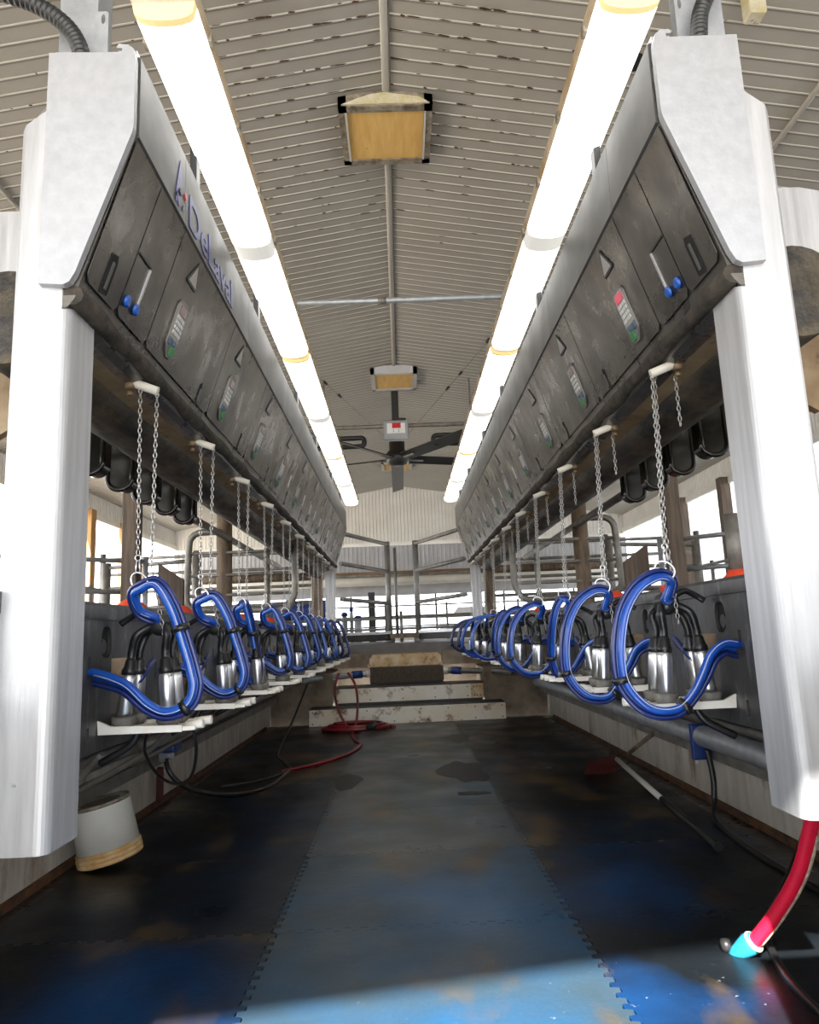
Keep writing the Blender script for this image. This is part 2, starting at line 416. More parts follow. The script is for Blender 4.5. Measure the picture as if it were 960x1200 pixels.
# side walls: sheet above and below the long openings
for s, nm in ((-1,'left'),(1,'right')):
    x = WX0 if s < 0 else WX1
    mb = MB(); ribbed(mb, YB, YF, 2.08, roof(x)+.05, 1, x, -s); struct('wall_outer_'+nm, mb, 'wallw')
    struct('trim_%d' % (11 if s<0 else 12), MB().box((min(x,x-s*.05),YB,2.0),(max(x,x-s*.05),YF,2.09)), 'wallw')
    low = .16 if s < 0 else .30
    mb = MB(); ribbed(mb, YB, YF, DECK-.1, low, 1, x, -s); struct('trim_%d' % (13 if s<0 else 14), mb, 'wallw')
# near gable behind the camera, with a wide doorway
mb = MB()
mb.box((WX0,YB-.12,DECK-.1),(-3.2,YB,3.0)).box((3.2,YB-.12,DECK-.1),(WX1,YB,3.0))
struct('wall_back', mb, 'wallw')
struct('trim_15', MB().box((.69,1.0,Z0),(1.02,1.1,.05)), 'concl')  # unseen concrete post, added to cast a shadow on the near right floor
struct('ground', MB().box((-40,-30,-.45),(-5.0,40,-.3)).box((5.1,-30,-.45),(40,40,-.3)).box((-5,15.7,-.45),(5.1,40,-.3)).box((-5,-30,Z0-.1),(5.1,YB-.15,Z0-.02)), 'dirt')

# wall posts in the side openings
gp = 'timber posts in the left wall opening'
for i, y in enumerate((2.9,5.0,7.0,9.0,11.0,12.45)):
    tag(MB().rbox((WX0+.02,y-.09,DECK),(WX0+.17,y+.09,2.1),.008).build('timber_post','wood'),
        'orange-brown timber post in the bright left wall opening, %s from the camera' % ORD[i], 'post', gp)
for i, y in enumerate((2.2,4.3,6.0,7.4,8.9,10.4,12.0)):
    tag(MB().rbox((WX1-.17,y-.07,DECK),(WX1-.02,y+.07,2.1),.008).build('timber_post','wood_dark'),
        'dark brown timber post against the white plastic curtain on the right, %s from the camera' % ORD[i], 'post', 'dark timber posts of the right wall')
tag(MB().tube([(WX0+.3,12.3,2.05),(WX0+.22,12.9,1.45)], .035, 8).box((WX0+.2,12.84,1.0),(WX0+.30,12.96,1.5)).build('brace','wood'),
    'short slanting timber brace with a dark foot beside the left wall post', 'brace')
# crinkled plastic curtain on the right
def curtain():
    ny, nz = 120, 22; vs = []
    for i in range(ny+1):
        y = YB+.1+(YF-YB-.3)*i/ny
        for j in range(nz+1):
            z = .22+1.86*j/nz
            d = .015*math.sin(y*9+1.3*math.sin(z*3))+.012*math.sin(z*11+y*2.3)+.006*math.sin(y*31+z*7)
            vs.append((WX1+.06+d, y, z))
    fs = []
    for i in range(ny):
        for j in range(nz):
            a = i*(nz+1)+j; fs.append((a,a+1,a+nz+2,a+nz+1))
    mb = MB().add(vs, fs, True)
    return mb
o = curtain().build('plastic_curtain','curtain'); tag(o,'crinkled white plastic sheeting closing the opening behind the right-hand posts','curtain')
o.modifiers.new('s','SOLIDIFY').thickness = .004

# ------------------------------------------------------------------ floor mats with interlocking edges
XS = [-1.5,-.475,.555,1.585]; YS = [.09,.96,1.83,2.70,3.57,4.44,5.31,6.18,7.05,7.92,8.62]
def seam(a, b, fixed, axis, sgn, gap=.0022, amp=.011, pitch=.062):
    """interlocking edge from a to b, along x (axis 0) or y (axis 1), at fixed"""
    n = max(1, round((b-a)/pitch)); w = (b-a)/n; pts = []
    for i in range(n):
        t0 = a+i*w
        for q, h in ((0,-1),(.42,-1),(.5,1),(.92,1)):
            t = t0+q*w; v = fixed + h*amp + sgn*gap
            pts.append((t, v) if axis == 0 else (v, t))
    return pts
cols = ['left-hand','middle','right-hand']
for ci in range(3):
    for ri in range(len(YS)-1):
        x0,x1,y0,y1 = XS[ci],XS[ci+1],YS[ri],YS[ri+1]
        e = .013
        bot = seam(x0+e, x1-e, y0, 0, 1) if ri > 0 else [(x0+e,y0),(x1-e,y0)]
        rt = seam(y0+e, y1-e, x1, 1, -1) if ci < 2 else [(x1,y0+e),(x1,y1-e)]
        top = seam(x0+e, x1-e, y1, 0, -1)[::-1] if ri < len(YS)-2 else [(x1-e,y1),(x0+e,y1)]
        lf = seam(y0+e, y1-e, x0, 1, 1)[::-1] if ci > 0 else [(x0,y1-e),(x0,y0+e)]
        poly = [(x,y,Z0+.002) for x,y in bot+rt+top+lf]
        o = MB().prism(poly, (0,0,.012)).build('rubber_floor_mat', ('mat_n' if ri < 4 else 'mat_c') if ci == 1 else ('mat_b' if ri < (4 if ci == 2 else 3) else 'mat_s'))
        k = len(YS)-2-ri
        desc = ('blue' if ri < 4 else 'worn grey-blue') if ci == 1 else 'dirt-and-shade-blackened'
        tag(o, '%s interlocking rubber floor mat in the %s column, %s row from the steps' % (desc, cols[ci], ORD[k]), 'floor mat', 'interlocking pit floor mats')

# ------------------------------------------------------------------ steps at the far end
st = thing('pit_steps', 'peeling white and rust-stained steps climbing out of the far end of the pit', 'steps', (.05,8.65,Z0))
def riser(x0,x1,y,z0,z1,m,r=.008):
    o = MB().box((x0,y-.02,z0),(x1,y,z1)).build('riser', m, st)
    n = max(3,int((x1-x0)/.28))
    for i in range(n):
        x = x0+.04+(x1-x0-.08)*i/(n-1)
        for z in (z0+.03, z1-.03): MB().cyl((x,y-.028,z),(x,y-.02,z),.008,n=8).build('bolt','kerb_rust',o)
riser(-1.10,1.165,8.63,Z0+.01,-.805,'step')
riser(-.83,.80,8.92,-.765,-.60,'step'); riser(.80,.95,8.92,-.765,-.60,'step_rust')
MB().box((-1.10,8.63,-.815),(1.165,8.98,-.795)).build('tread','tread',st)
MB().box((-.83,8.92,-.60),(.95,9.35,-.585)).build('tread','tread',st)
MB().box((-1.08,8.64,Z0),(1.15,8.98,-.82)).box((-.82,8.93,-.8),(.94,9.4,-.602)).box((-.42,9.35,-.6),(.5,9.62,-.385)).build('core','tread',st)
g = MB(); x = -.41
while x < .50: g.box((x,9.30,-.56),(x+.012,9.335,-.40)); x += .03
g.box((-.42,9.33,-.565),(.51,9.345,-.39)); g.build('grating_riser','grate',st)
mb = MB(); c = .04
mb.prism([(-.43,9.58,-.385+c),(-.43+c,9.58,-.385),(.50-c,9.58,-.385),(.50,9.58,-.385+c),(.50,9.58,-.235-c),(.50-c,9.58,-.235),(-.43+c,9.58,-.235),(-.43,9.58,-.235-c)],(0,.28,0))
mb.build('top_step','step_rust',st)
for a,b in (((-.95,9.55,-.385),(-.45,9.85,-.215)),((.52,9.55,-.385),(1.05,9.85,-.215))):
    struct('trim_%d' % (16 if a[0]<0 else 17), MB().box(a,b), 'concl')
# drain pipes beside the steps
for s in (-1,1):
    t = thing('drain_pipe','grey drain pipe with blue clamp beside the pit steps on the '+SIDE[s], 'pipe', W(s,.7,9.2,-.5),'drain pipes beside the steps')
    MB().tube(smooth_path([W(s,.48,9.28,-.45),W(s,.62,9.26,-.455),W(s,.75,9.2,-.46),W(s,1.25,8.8,-.47)],4),.036,12).build('pipe','galv_dark' if s>0 else 'galv',t)
    MB().cyl(W(s,.56,9.272,-.452),W(s,.68,9.236,-.457),.048).build('clamp','tarpblue',t)
    MB().cyl(W(s,.46,9.285,-.45),W(s,.52,9.28,-.45),.046).build('end_cap','pipew',t)
# V shaped kerb skirts at the far deck edge
for s in (-1,1):
    t = thing('kerb_skirt','grey sheet-metal kerb skirt angling to the exit gate on the '+SIDE[s],'kerb',W(s,.6,10.1,-.2),'kerb skirts at the pit exit')
    def bar(u0,y0,u1,y1,z0,z1,th,m,nm,dz=0):
        MB().prism([W(s,u0,y0,z0),W(s,u0,y0,z1),W(s,u0,y0+th,z1),W(s,u0,y0+th,z0)], W(s,u1,y1,dz)-W(s,u0,y0,0)).build(nm,m,t)
    bar(.20,10.5,1.02,9.75,.03,.07,.16,'steel','top_rail')
    bar(.20,10.53,1.02,9.78,-.06,.03,.1,'tread','shadow_gap')
    bar(.22,10.47,1.02,9.72,-.12,-.07,.1,'greybody','middle_rail')
    bar(.20,10.45,1.02,9.70,-.24,-.13,.1,'greybody','lower_skirt')

# exit gate: two centre posts with V rails
t = thing('exit_gate','grey two-post pipe gate with three pairs of slanting rails above the steps','gate',(.03,10.6,DECK))
for x in (-.17,.245):
    MB().tube([(x,10.6,-.02),(x,10.6,1.37)],.042,14).build('post','rail',t)
    MB().cyl((x,10.6,-.10),(x,10.6,-.02),.07).build('foot','galv',t)
MB().tube([(-.06,10.66,.02),(-.06,10.66,1.28)],.024,10).build('inner_post','rail',t)
MB().box((-.17,10.5,-.03),(.25,10.68,.03)).build('threshold','rusty',t)
for z in (1.33,.93,.47):
    for s in (-1,1):
        x = -.17 if s<0 else .245
        MB().tube([(x,10.58,z),(XC+s*.80,9.35,z+.02)],.028,10).build('rail','rail',t)

# far railings, seen through the gate
def fence(name,label,posts,zs,r=.02,rp=.03,ztop=None,m='rail',cat='railing',group=None,zb=DECK):
    t = thing(name,label,cat,(posts[0][0],posts[0][1],zb),group)
    for p in posts: MB().tube([(p[0],p[1],zb),(p[0],p[1],(ztop or max(zs)+.05))],rp,10).build('post',m,t)
    for z in zs: MB().tube([(p[0],p[1],z) for p in posts],r,8).build('rail',m,t)
    return t
fence('pipe_railing','long low pipe railing crossing the bright far windows, nearer one',[(-3.2,12.6),(-1.6,12.6),(0,12.6),(1.4,12.6),(3.0,12.6)],[.12,.30],ztop=.42,r=.022)
fence('pipe_railing','long pipe railing just inside the far windows, behind the nearer one',[(-4.4,14.3),(-2.9,14.3),(-1.4,14.3),(-.3,14.3),(.9,14.3),(2.3,14.3),(3.8,14.3)],[.18,.38,.58],ztop=.62,r=.015,rp=.022,m='galv_dark')
for i,x in enumerate((-3.9,-2.4,-1.05,.75,2.2,3.7)):
    tag(MB().box((x-.02,YF-.04,.06),(x+.02,YF,.86)).build('window_mullion','blackpl'),'slim dark mullion of the far windows, %s from the left'%ORD[i],'mullion','mullions of the far windows')
tag(MB().rbox((-.66,14.9,DECK),(-.52,15.0,.9),.01).build('dark_post','blackpl'),'thick black post standing before the far windows left of the gate','post')
tag(MB().tube([(WX0,14.7,1.10),(WX1,14.7,1.10)],.085,16).build('overhead_pipe','pipew'),'thick white pipe crossing the room above the far windows','pipe')
tag(MB().tube([(WX0,14.9,1.24),(WX1,14.9,1.24)],.03,10).build('thin_overhead_pipe','galv_dark'),'thin dark pipe running just above the thick white far pipe','pipe')
tag(MB().tube([(-3.6,10.9,.93),(-1.15,10.9,.93)],.06,12).build('brown_rail','rusty'),'fat rust-brown pipe rail behind the left rear posts','rail')
tag(MB().tube([(1.3,10.9,.93),(3.2,10.9,.93)],.06,12).build('brown_rail','rusty'),'fat rust-brown pipe rail behind the right rear posts','rail')
# blue drum and milk equipment outside the far left
t = thing('blue_barrel','blue plastic barrel lying on its side behind the left rear posts','barrel',(-1.9,12.9,.3))
MB().lathe([(.10,0),(.17,.03),(.18,.3),(.185,.6),(.18,.9),(.17,1.17),(.10,1.2)],(-2.35,12.9,.50),20,axis=(1,0,0)).build('body','tarpblue',t)
MB().lathe([(.188,0),(.195,.02),(.188,.04)],(-1.95,12.9,.50),20,axis=(1,0,0)).lathe([(.188,0),(.195,.02),(.188,.04)],(-1.55,12.9,.50),20,axis=(1,0,0)).build('hoop','hose_dark',t)
MB().box((-2.3,12.75,DECK),(-2.2,13.05,.34)).box((-1.3,12.75,DECK),(-1.2,13.05,.34)).box((-2.3,12.75,.30),(-1.2,13.05,.34)).build('stand','galv_dark',t)
for i,(x,h,r) in enumerate(((-1.05,.42,.06),(-.92,.50,.035),(-.80,.36,.07))):
    o = thing('milk_filter','small steel cylinder with blue cap far left of the exit gate, %s from the left'%ORD[i],'filter',(x,13.6,DECK),'small steel cylinders beyond the gate')
    MB().lathe([(r,0),(r,h*1.1),(r*.6,h*1.1+.03)],(x,13.6,DECK),14).build('body','galv',o)
    MB().lathe([(r*1.05,0),(r*1.05,.05),(r*.5,.08)],(x,13.6,DECK+h*1.1+.03),14).build('cap','tarpblue',o)
o = thing('pickup_truck','small dark vehicle roof seen outside through the far right windows','vehicle',(1.6,19.5,-.3))
MB().prism([(1.0,19.2,-.1),(1.0,19.2,.42),(1.25,19.2,.45),(1.45,19.2,.72),(2.25,19.2,.72),(2.5,19.2,.45),(3.3,19.2,.42),(3.3,19.2,-.1)],(0,1.5,0)).build('body','greybody',o)
MB().prism([(1.33,19.18,.46),(1.5,19.18,.68),(2.2,19.18,.68),(2.4,19.18,.46)],(0,.03,0)).build('window','blackpl',o)
for x in (1.5,2.8): MB().cyl((x,19.1,-.02),(x,19.3,-.02),.28,n=20).build('wheel','black',o)

# ------------------------------------------------------------------ each side of the parlour
P0 = Vector((.705,1.34)); P1 = Vector((.835,.93)); SD = (P1-P0); SDn = SD.normalized(); SN = Vector((-SDn.y*-1, 0))
nrm = Vector((-abs(SDn.y), -abs(SDn.x)))      # inward/down normal in (u,z)
def F(s, y, t, off=0):                        # point on the slanted face, raised by off
    p = P0 + SD*t + nrm*off; return W(s, p.x, y, p.y)
def face_poly(mb, s, pts, off, th):
    base = [F(s,y,t,off) for y,t in pts]
    mb.prism(base, F(s,0,0,th)-F(s,0,0,0)); return mb
YA, YZ = 1.745, 9.15
def cabinet(s):
    sd = SIDE[s]
    extra = 'with a blue logo and name' if s < 0 else 'with a lit red keypad display'
    t = thing('milking_cabinet','long overhead stainless milking cabinet on the %s side %s'%(sd,extra),'cabinet',W(s,.8,YA,.85),'overhead milking cabinets')
    prof = [(.705,1.585),(.700,1.46),(.705,1.34),(.835,.93),(.848,.885),(.865,.862),(.89,.85),(.93,.85),(.93,1.57)]
    MB().prism([W(s,u,YA,z) for u,z in prof],(0,YZ-YA,0)).build('body','steel_reflect_tint',t)
    # lighter vertical upper band in sheets
    y = YA+.01; k = 0
    while y < YZ-.05:
        L_ = 1.0 if k else .42
        y1 = min(y+L_,YZ)
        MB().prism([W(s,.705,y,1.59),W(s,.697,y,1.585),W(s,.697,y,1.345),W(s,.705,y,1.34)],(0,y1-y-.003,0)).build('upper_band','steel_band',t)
        y = y1; k += 1
    MB().box(*[tuple(f_(a,b) for a,b in zip(W(s,.705,YA,1.585),W(s,.75,YZ,1.60))) for f_ in (min,max)]).build('top_lip','steel',t)
    # fascia doors
    ys = [YA+.008,1.955,2.19]+[2.19+.73*i for i in range(1,10)]+[YZ-.01]
    for a,b in zip(ys,ys[1:]):
        mb = MB(); face_poly(mb,s,[(a+.003,.01),(b-.003,.01),(b-.003,.93),(b-.02,.97),(a+.02,.97),(a+.003,.93)],.003,.002)
        mb.build('fascia_panel','steel_reflect_tint',t)
    # grimy rolled lower edge
    pts = []
    n = 60
    MB().tube([W(s,.852,YA+(YZ-YA)*i/n,.893+.004*math.sin(i*2.1)) for i in range(n+1)],[.026+.004*math.sin(i*1.7) for i in range(n+1)],10).build('rolled_edge','grime',t)
    MB().prism([W(s,.865,YA,.862),W(s,.93,YA,.848),W(s,.99,YA,.835),W(s,.99,YA,.845),W(s,.93,YA,.86)],(0,YZ-YA,0)).build('bottom_flange','flange',t)
    # end plate
    pl = [(.930,1.578),(.93,.915),(.868,.910),(.852,.918),(.838,.944),(.703,1.335),(.700,1.35),(.700,1.56),(.706,1.585),(.72,1.597),(.745,1.600),(.752,1.588),(.735,1.586),(.738,1.575)]
    e = MB().prism([W(s,u,1.72,z) for u,z in pl],(0,.022,0)).build('end_plate','steel_end',t)
    MB().cyl(W(s,.745,1.73,1.592),W(s,.745,YA+.05,1.592),.007).build('curled_lip','steel',t)
    # slot handle near the post
    def slot(y,t0,t1,w):
        h = face_poly(MB(),s,[(y-w,t0),(y+w*.6,t0-.02),(y+w,t0+.03),(y+w,t1),(y-w,t1+.02)],.004,.003).build('slot_handle','void',t)
        face_poly(MB(),s,[(y-w*.3,t0+.04),(y+w*.2,t0+.04),(y+w*.2,t1-.02),(y-w*.3,t1-.02)],.006,.004).build('pull_bar','steel_band',h)
    slot(1.852,.69,.94,.022)
    # hook shaped bracket line and two blue buttons
    face_poly(MB(),s,[(1.965,.50),(2.06,.50),(2.06,.515),(1.965,.515)],.005,.004).build('bracket_line','blackpl',t)
    face_poly(MB(),s,[(2.055,.515),(2.064,.515),(2.064,.80),(2.055,.80)],.005,.004).build('bracket_line','steel',t)
    for y,q in ((1.985,.845),(2.05,.835)):
        a = F(s,y,q,.005); b = F(s,y,q,.030)
        MB().lathe([(.015,0),(.018,.003),(.018,.008),(.012,.012)],a,16,axis=b-a).build('blue_button','bluebtn',t)
    # keypads etc, one group per stall
    for i in range(10):
        y = 2.365+.73*i
        if y > YZ-.1: break
        tri = face_poly(MB(),s,[(y+.005,.055),(y-.048,.25),(y-.040,.268),(y+.047,.268),(y+.052,.25)],.006,.003).build('warning_triangle','blackpl',t)
        face_poly(MB(),s,[(y+.003,.095),(y-.036,.25),(y+.040,.25)],.0095,.0015).build('triangle_face','sticker',tri)
        kp = face_poly(MB(),s,[(y-.030,.425),(y+.030,.415),(y+.047,.47),(y+.047,.74),(y+.040,.80),(y+.040,.86),(y+.020,.895),(y-.008,.895),(y-.026,.85),(y-.044,.80),(y-.047,.47)],.006,.006).build('keypad','keypad',t)
        face_poly(MB(),s,[(y-.036,.455),(y+.036,.45),(y+.040,.49),(y+.040,.74),(y-.040,.74),(y-.040,.49)],.012,.001).build('keypad_overlay','sticker',kp)
        face_poly(MB(),s,[(y-.030,.465),(y+.030,.465),(y+.030,.535),(y-.030,.535)],.0135,.002).build('display','kdispr' if (s>0 and i==0) else 'kdisp',kp)
        km = MB()
        for a in range(4):
            for b in range(4):
                yy = y-.027+.018*b; q = .565+.043*a
                face_poly(km,s,[(yy-.0065,q-.014),(yy+.0065,q-.014),(yy+.0065,q+.014),(yy-.0065,q+.014)],.0135,.003)
        km.build('keys','keys',kp)
        for yy,q,r,m in ((y+.012,.835,.020,'green'),(y-.022,.775,.013,'kblue'),(y+.018,.762,.010,'kblue')):
            a = F(s,yy,q,.011); b = F(s,yy,q,.03)
            MB().lathe([(r,0),(r,.004),(r*.8,.006)],a,14,axis=b-a).build('round_button',m,kp)
        if 2.765+.73*i < YZ-.1: slot(2.765+.73*i,.79,.97,.010)
        if i > 2:   # extra plates on the far part
            yy = y+.28
            face_poly(MB(),s,[(yy,.30),(yy+.01,.30),(yy+.01,.44),(yy,.44)],.005,.003).build('bracket_line','blackpl',t)
            face_poly(MB(),s,[(yy+.07,.52),(yy+.09,.52),(yy+.09,.72),(yy+.07,.72)],.005,.004).build('sticker','keys',t)
    return t
cabL = cabinet(-1); cabR = cabinet(1)

# lettering on the left band
def lettering():
    cu = bpy.data.curves.new('lettering','FONT'); cu.body = 'DeLaval'; cu.size = 1; cu.extrude = .004; cu.offset = .022
    tmp = bpy.data.objects.new('tmp', cu); C.objects.link(tmp)
    bpy.context.view_layer.update()
    me = bpy.data.meshes.new_from_object(tmp.evaluated_get(bpy.context.evaluated_depsgraph_get()))
    bpy.data.objects.remove(tmp)
    xs = [v.co.x for v in me.vertices]; ys = [v.co.y for v in me.vertices]
    x0,x1 = min(xs),max(xs); y0,y1 = min(ys),max(ys)
    base = wloc(cabL)
    ya, yb, za, zb = 2.215, 2.83, 1.362, 1.478
    for v in me.vertices:
        a = (v.co.x-x0)/(x1-x0); b = (v.co.y-y0)/(y1-y0)
        p = W(-1,.6965-(.002 if v.co.z>0 else 0), ya+(yb-ya)*a, za+(zb-za)*b)
        v.co = p-base
    me.materials.append(M['logo'])
    o = bpy.data.objects.new('brand_lettering', me); C.objects.link(o); o.parent = cabL
lettering()
def band(mb, pts): return mb.prism([W(-1,.6945,y,z) for y,z in pts], (-.0015,0,0))
mb = MB(); band(mb,[(2.11,1.53),(2.085,1.455),(2.06,1.375),(2.085,1.385),(2.10,1.36),(2.115,1.40),(2.125,1.455),(2.135,1.475)])
band(mb,[(2.075,1.40),(2.062,1.385),(2.07,1.36),(2.085,1.375)]); band(mb,[(2.135,1.37),(2.15,1.375),(2.158,1.40),(2.147,1.395)])
mb.build('logo_mark','logo',cabL)
mb = MB(); mb.lathe([(.012,0),(.012,.002)],W(-1,.6945,2.168,1.44),12,axis=(1,0,0)); band(mb,[(2.156,1.44),(2.18,1.44),(2.168,1.415)]); mb.build('logo_dot','logored',cabL)
mb = MB(); mb.lathe([(.013,0),(.013,.002)],W(-1,.693,2.112,1.42),12,axis=(1,0,0)); mb.build('logo_ring','steel_band',cabL)

for s in (-1,1):
    sd = SIDE[s]
    # big dark trough behind the lower edge
    t = thing('trough_tube','huge grimy black tube running under the %s cabinet'%sd,'tube',W(s,1.095,1.9,.77),'grimy tubes under the cabinets')
    MB().tube([W(s,1.095,1.88+.5*i,.905) for i in range(15)]+[W(s,1.095,9.2,.905)],.135,28).build('tube','trough',t)
    MB().box(*[tuple(f_(a,b) for a,b in zip(W(s,.935,1.95,.98),W(s,1.04,9.15,1.30))) for f_ in (min,max)]).build('upper_housing','trough',t)
    # front post, bent stainless channel
    t = thing('front_post','tall white-bright stainless channel post at the near end of the %s cabinet'%sd,'post',W(s,.93,1.8,-.455),'near stainless posts')
    r = .03; u0,u1,y0,y1,th = .862,1.005,1.742,1.90,.006
    prof = [(u1,y1),(u1,y0+.012),(u1-.012,y0)]
    prof += [(u0+r-r*math.sin(a),y0+r-r*math.cos(a)) for a in [PI/2*i/6 for i in range(7)]] + [(u0,y1)]
    inner = [(u0+th,y1)]+[(u0+r-(r-th)*math.sin(a),y0+r-(r-th)*math.cos(a)) for a in [PI/2*i/6 for i in range(6,-1,-1)]]+[(u1-.014,y0+th),(u1-th,y0+.014),(u1-th,y1)]
    def ztop(u,y):
        if y > y0+.03: return 1.585
        return 1.37+(1.005-u)/.11*.09
    loop = prof+inner
    mb = MB(); n = len(loop); zs = [None,None]
    vs = []
    for (u,y) in loop:
        zb = -.455
        vs.append(W(s,u,y,zb))
    for (u,y) in loop:
        vs.append(W(s,u,y, min(1.585, ztop(u,y) if y<=y0+.03 else 1.585)))
    half = len(prof); fs = []
    for i in range(n):
        j = (i+1)%n; fs.append((i,j,n+j,n+i))
    for i in range(half-1):
        a,b = i,i+1; c_,d = n-1-i-1, n-1-i
        if d < half: break
        fs.append((a,b,c_,d)); fs.append((n+a,n+d,n+c_,n+b))
    mb.add(vs,fs); mb.build('channel','steel_post',t)
    MB().cyl(W(s,.94,1.736,-.30),W(s,.94,1.745,-.30),.004,n=8).build('rivet','galv',t)
    # outer guard shell seen past the post
    t = thing('outer_guard','rounded stainless guard shell just outside the near %s post'%sd,'guard',W(s,1.35,2.1,.97),'outer guard shells')
    pr = [(1.03,1.30),(1.05,1.34),(1.18,1.362),(1.28,1.362),(1.40,1.335),(1.55,1.27),(1.55,.86),(1.30,1.01),(1.03,1.16)]
    MB().prism([W(s,u,2.1,z) for u,z in pr],(0,.02,0)).build('shell','steel_post',t)
    MB().prism([W(s,1.12,2.105,1.10),W(s,1.30,2.105,1.00),W(s,1.55,2.105,.85),W(s,1.55,2.105,.66),W(s,1.33,2.105,.70),W(s,1.25,2.105,.62),W(s,1.12,2.105,.7)],(0,.03,0)).build('lower_plate','flange',t)
    MB().prism([W(s,1.12,2.10,1.13),W(s,1.30,2.10,1.02),W(s,1.55,2.10,.87),W(s,1.55,2.10,.845),W(s,1.30,2.10,.995),W(s,1.12,2.10,1.10)],(0,.6,0)).build('edge','frame_dirty',t)
    # galvanised hanger post above with slotted bracket
    t = thing('hanger_post','galvanised hanger post rising from the %s cabinet end to the ceiling'%sd,'post',W(s,.91,1.9,1.5),'galvanised hanger posts')
    MB().box(*[tuple(f_(a,b) for a,b in zip(W(s,.865,1.86,1.45),W(s,.975,1.96,3.08))) for f_ in (min,max)]).build('post','galv',t)
    z0 = 1.62
    sl = [(.845+.006*math.cos(a), 1.805+.017*math.sin(a)) for a in [2*PI*i/12 for i in range(12)]]
    MB().prism([W(s,.83,1.85,z0-.05),W(s,.87,1.85,z0-.05),W(s,.87,1.85,z0+.21),W(s,.835,1.85,z0+.21),W(s,.83,1.85,z0+.205)],(0,.004,0),holes=[[W(s,u,1.85,z) for u,z in sl]]).build('slotted_bracket','galv',t)
    # corrugated conduit
    t = thing('corrugated_conduit','black corrugated conduit curving up from the near %s cabinet end'%sd,'conduit',W(s,.9,1.8,1.6),'black corrugated conduits')
    if s<0: cp = [(.872,1.80,1.56),(.885,1.80,1.66),(.93,1.80,1.74),(1.02,1.80,1.81),(1.14,1.80,1.86),(1.35,1.85,1.98),(1.6,1.9,2.3),(1.7,1.9,2.95)]
    else: cp = [(.862,1.80,1.56),(.868,1.80,1.66),(.885,1.80,1.74),(.94,1.80,1.83),(1.03,1.80,1.90),(1.25,1.85,2.05),(1.5,1.9,2.4),(1.6,1.9,2.95)]
    path = smooth_path([W(s,*p) for p in cp],26); rad = [.024 if (i%4)<2 else .0195 for i in range(len(path))]
    MB().tube(path,rad,14).build('hose','blackpl',t)
    # rear posts
    tag(MB().rbox(*[tuple(f_(a,b) for a,b in zip(W(s,.865,9.16,DECK),W(s,.985,9.28,.86))) for f_ in (min,max)],.008).build('rear_steel_post','steel_post'),'stainless square post under the far end of the %s cabinet'%sd,'post','rear stainless posts')
    tag(MB().rbox(*[tuple(f_(a,b) for a,b in zip(W(s,1.04,9.3,DECK),W(s,1.17,9.42,.80))) for f_ in (min,max)],.008).build('rear_brown_post','rusty'),'rust-brown square post beside the rear stainless post on the %s'%sd,'post','rear brown posts')

# ------------------------------------------------------------------ fluorescent fixtures, three a side
def light_fixture(s, i, x0, x1, y0, y1, dx):
    t = thing('strip_light','lit two-tube strip light above the %s cabinet, %s from the camera'%(SIDE[s],ORD[i]),'light',((x0+x1)/2,y0,1.70),'strip lights above the %s cabinet'%SIDE[s])
    zb = 1.735; xm = (x0+x1)/2; hw = (x1-x0)/2
    MB().rbox((x0-.006,y0+.004,zb),(x1+.006,y1-.004,zb+.055),.012).build('housing','lightbase',t)
    def lens(ya,yb,m,nm,drop=0):
        pr = [(xm-hw,zb)]+[(xm-hw*math.cos(a)*.97, zb-.012-(.045-drop)*math.sin(a)**.6) for a in [PI*k/10 for k in range(1,10)]]+[(xm+hw,zb)]
        o = MB().prism([(x,ya,z) for x,z in pr],(0,yb-ya,0)).build(nm,m,t); return o
    L_ = y1-y0; mid = (y0+y1)/2
    lens(y0+.010,y0+.032,'lensend','diffuser_end'); lens(y0+.032,mid-.055,'lens','diffuser'); lens(mid-.055,mid+.055,'lens_mid','diffuser_middle')
    lens(mid+.055,y1-.035,'lens','diffuser'); lens(y1-.035,y1-.010,'lensend','diffuser_end')
    for k in range(7):
        y = y0+.15+k*(L_-.3)/6
        for x in (x0-.008,x1+.008): MB().cbox((x,y,zb+.005),(.012,.03,.03)).build('clip','frame_dirty',t)
    for y in (y0+.62,y1-.75):
        a = W(s,.715,y,1.60); b = Vector((xm+s*hw*.6,y,zb+.05))
        br = MB().box((min(a.x,b.x),y-.02,zb+.05),(max(a.x,b.x)+.0,y+.02,zb+.075)).box((a.x-.012,y-.02,1.585),(a.x+.012,y+.02,zb+.075))
        br.build('mounting_bracket','blackpl',t)
for i,(ya,yb) in enumerate(((1.72,4.20),(4.22,6.72),(6.74,9.25))):
    light_fixture(-1,i,-.672,-.50,ya,yb,0)
    light_fixture(1,i,.615,.787,ya,yb,0)

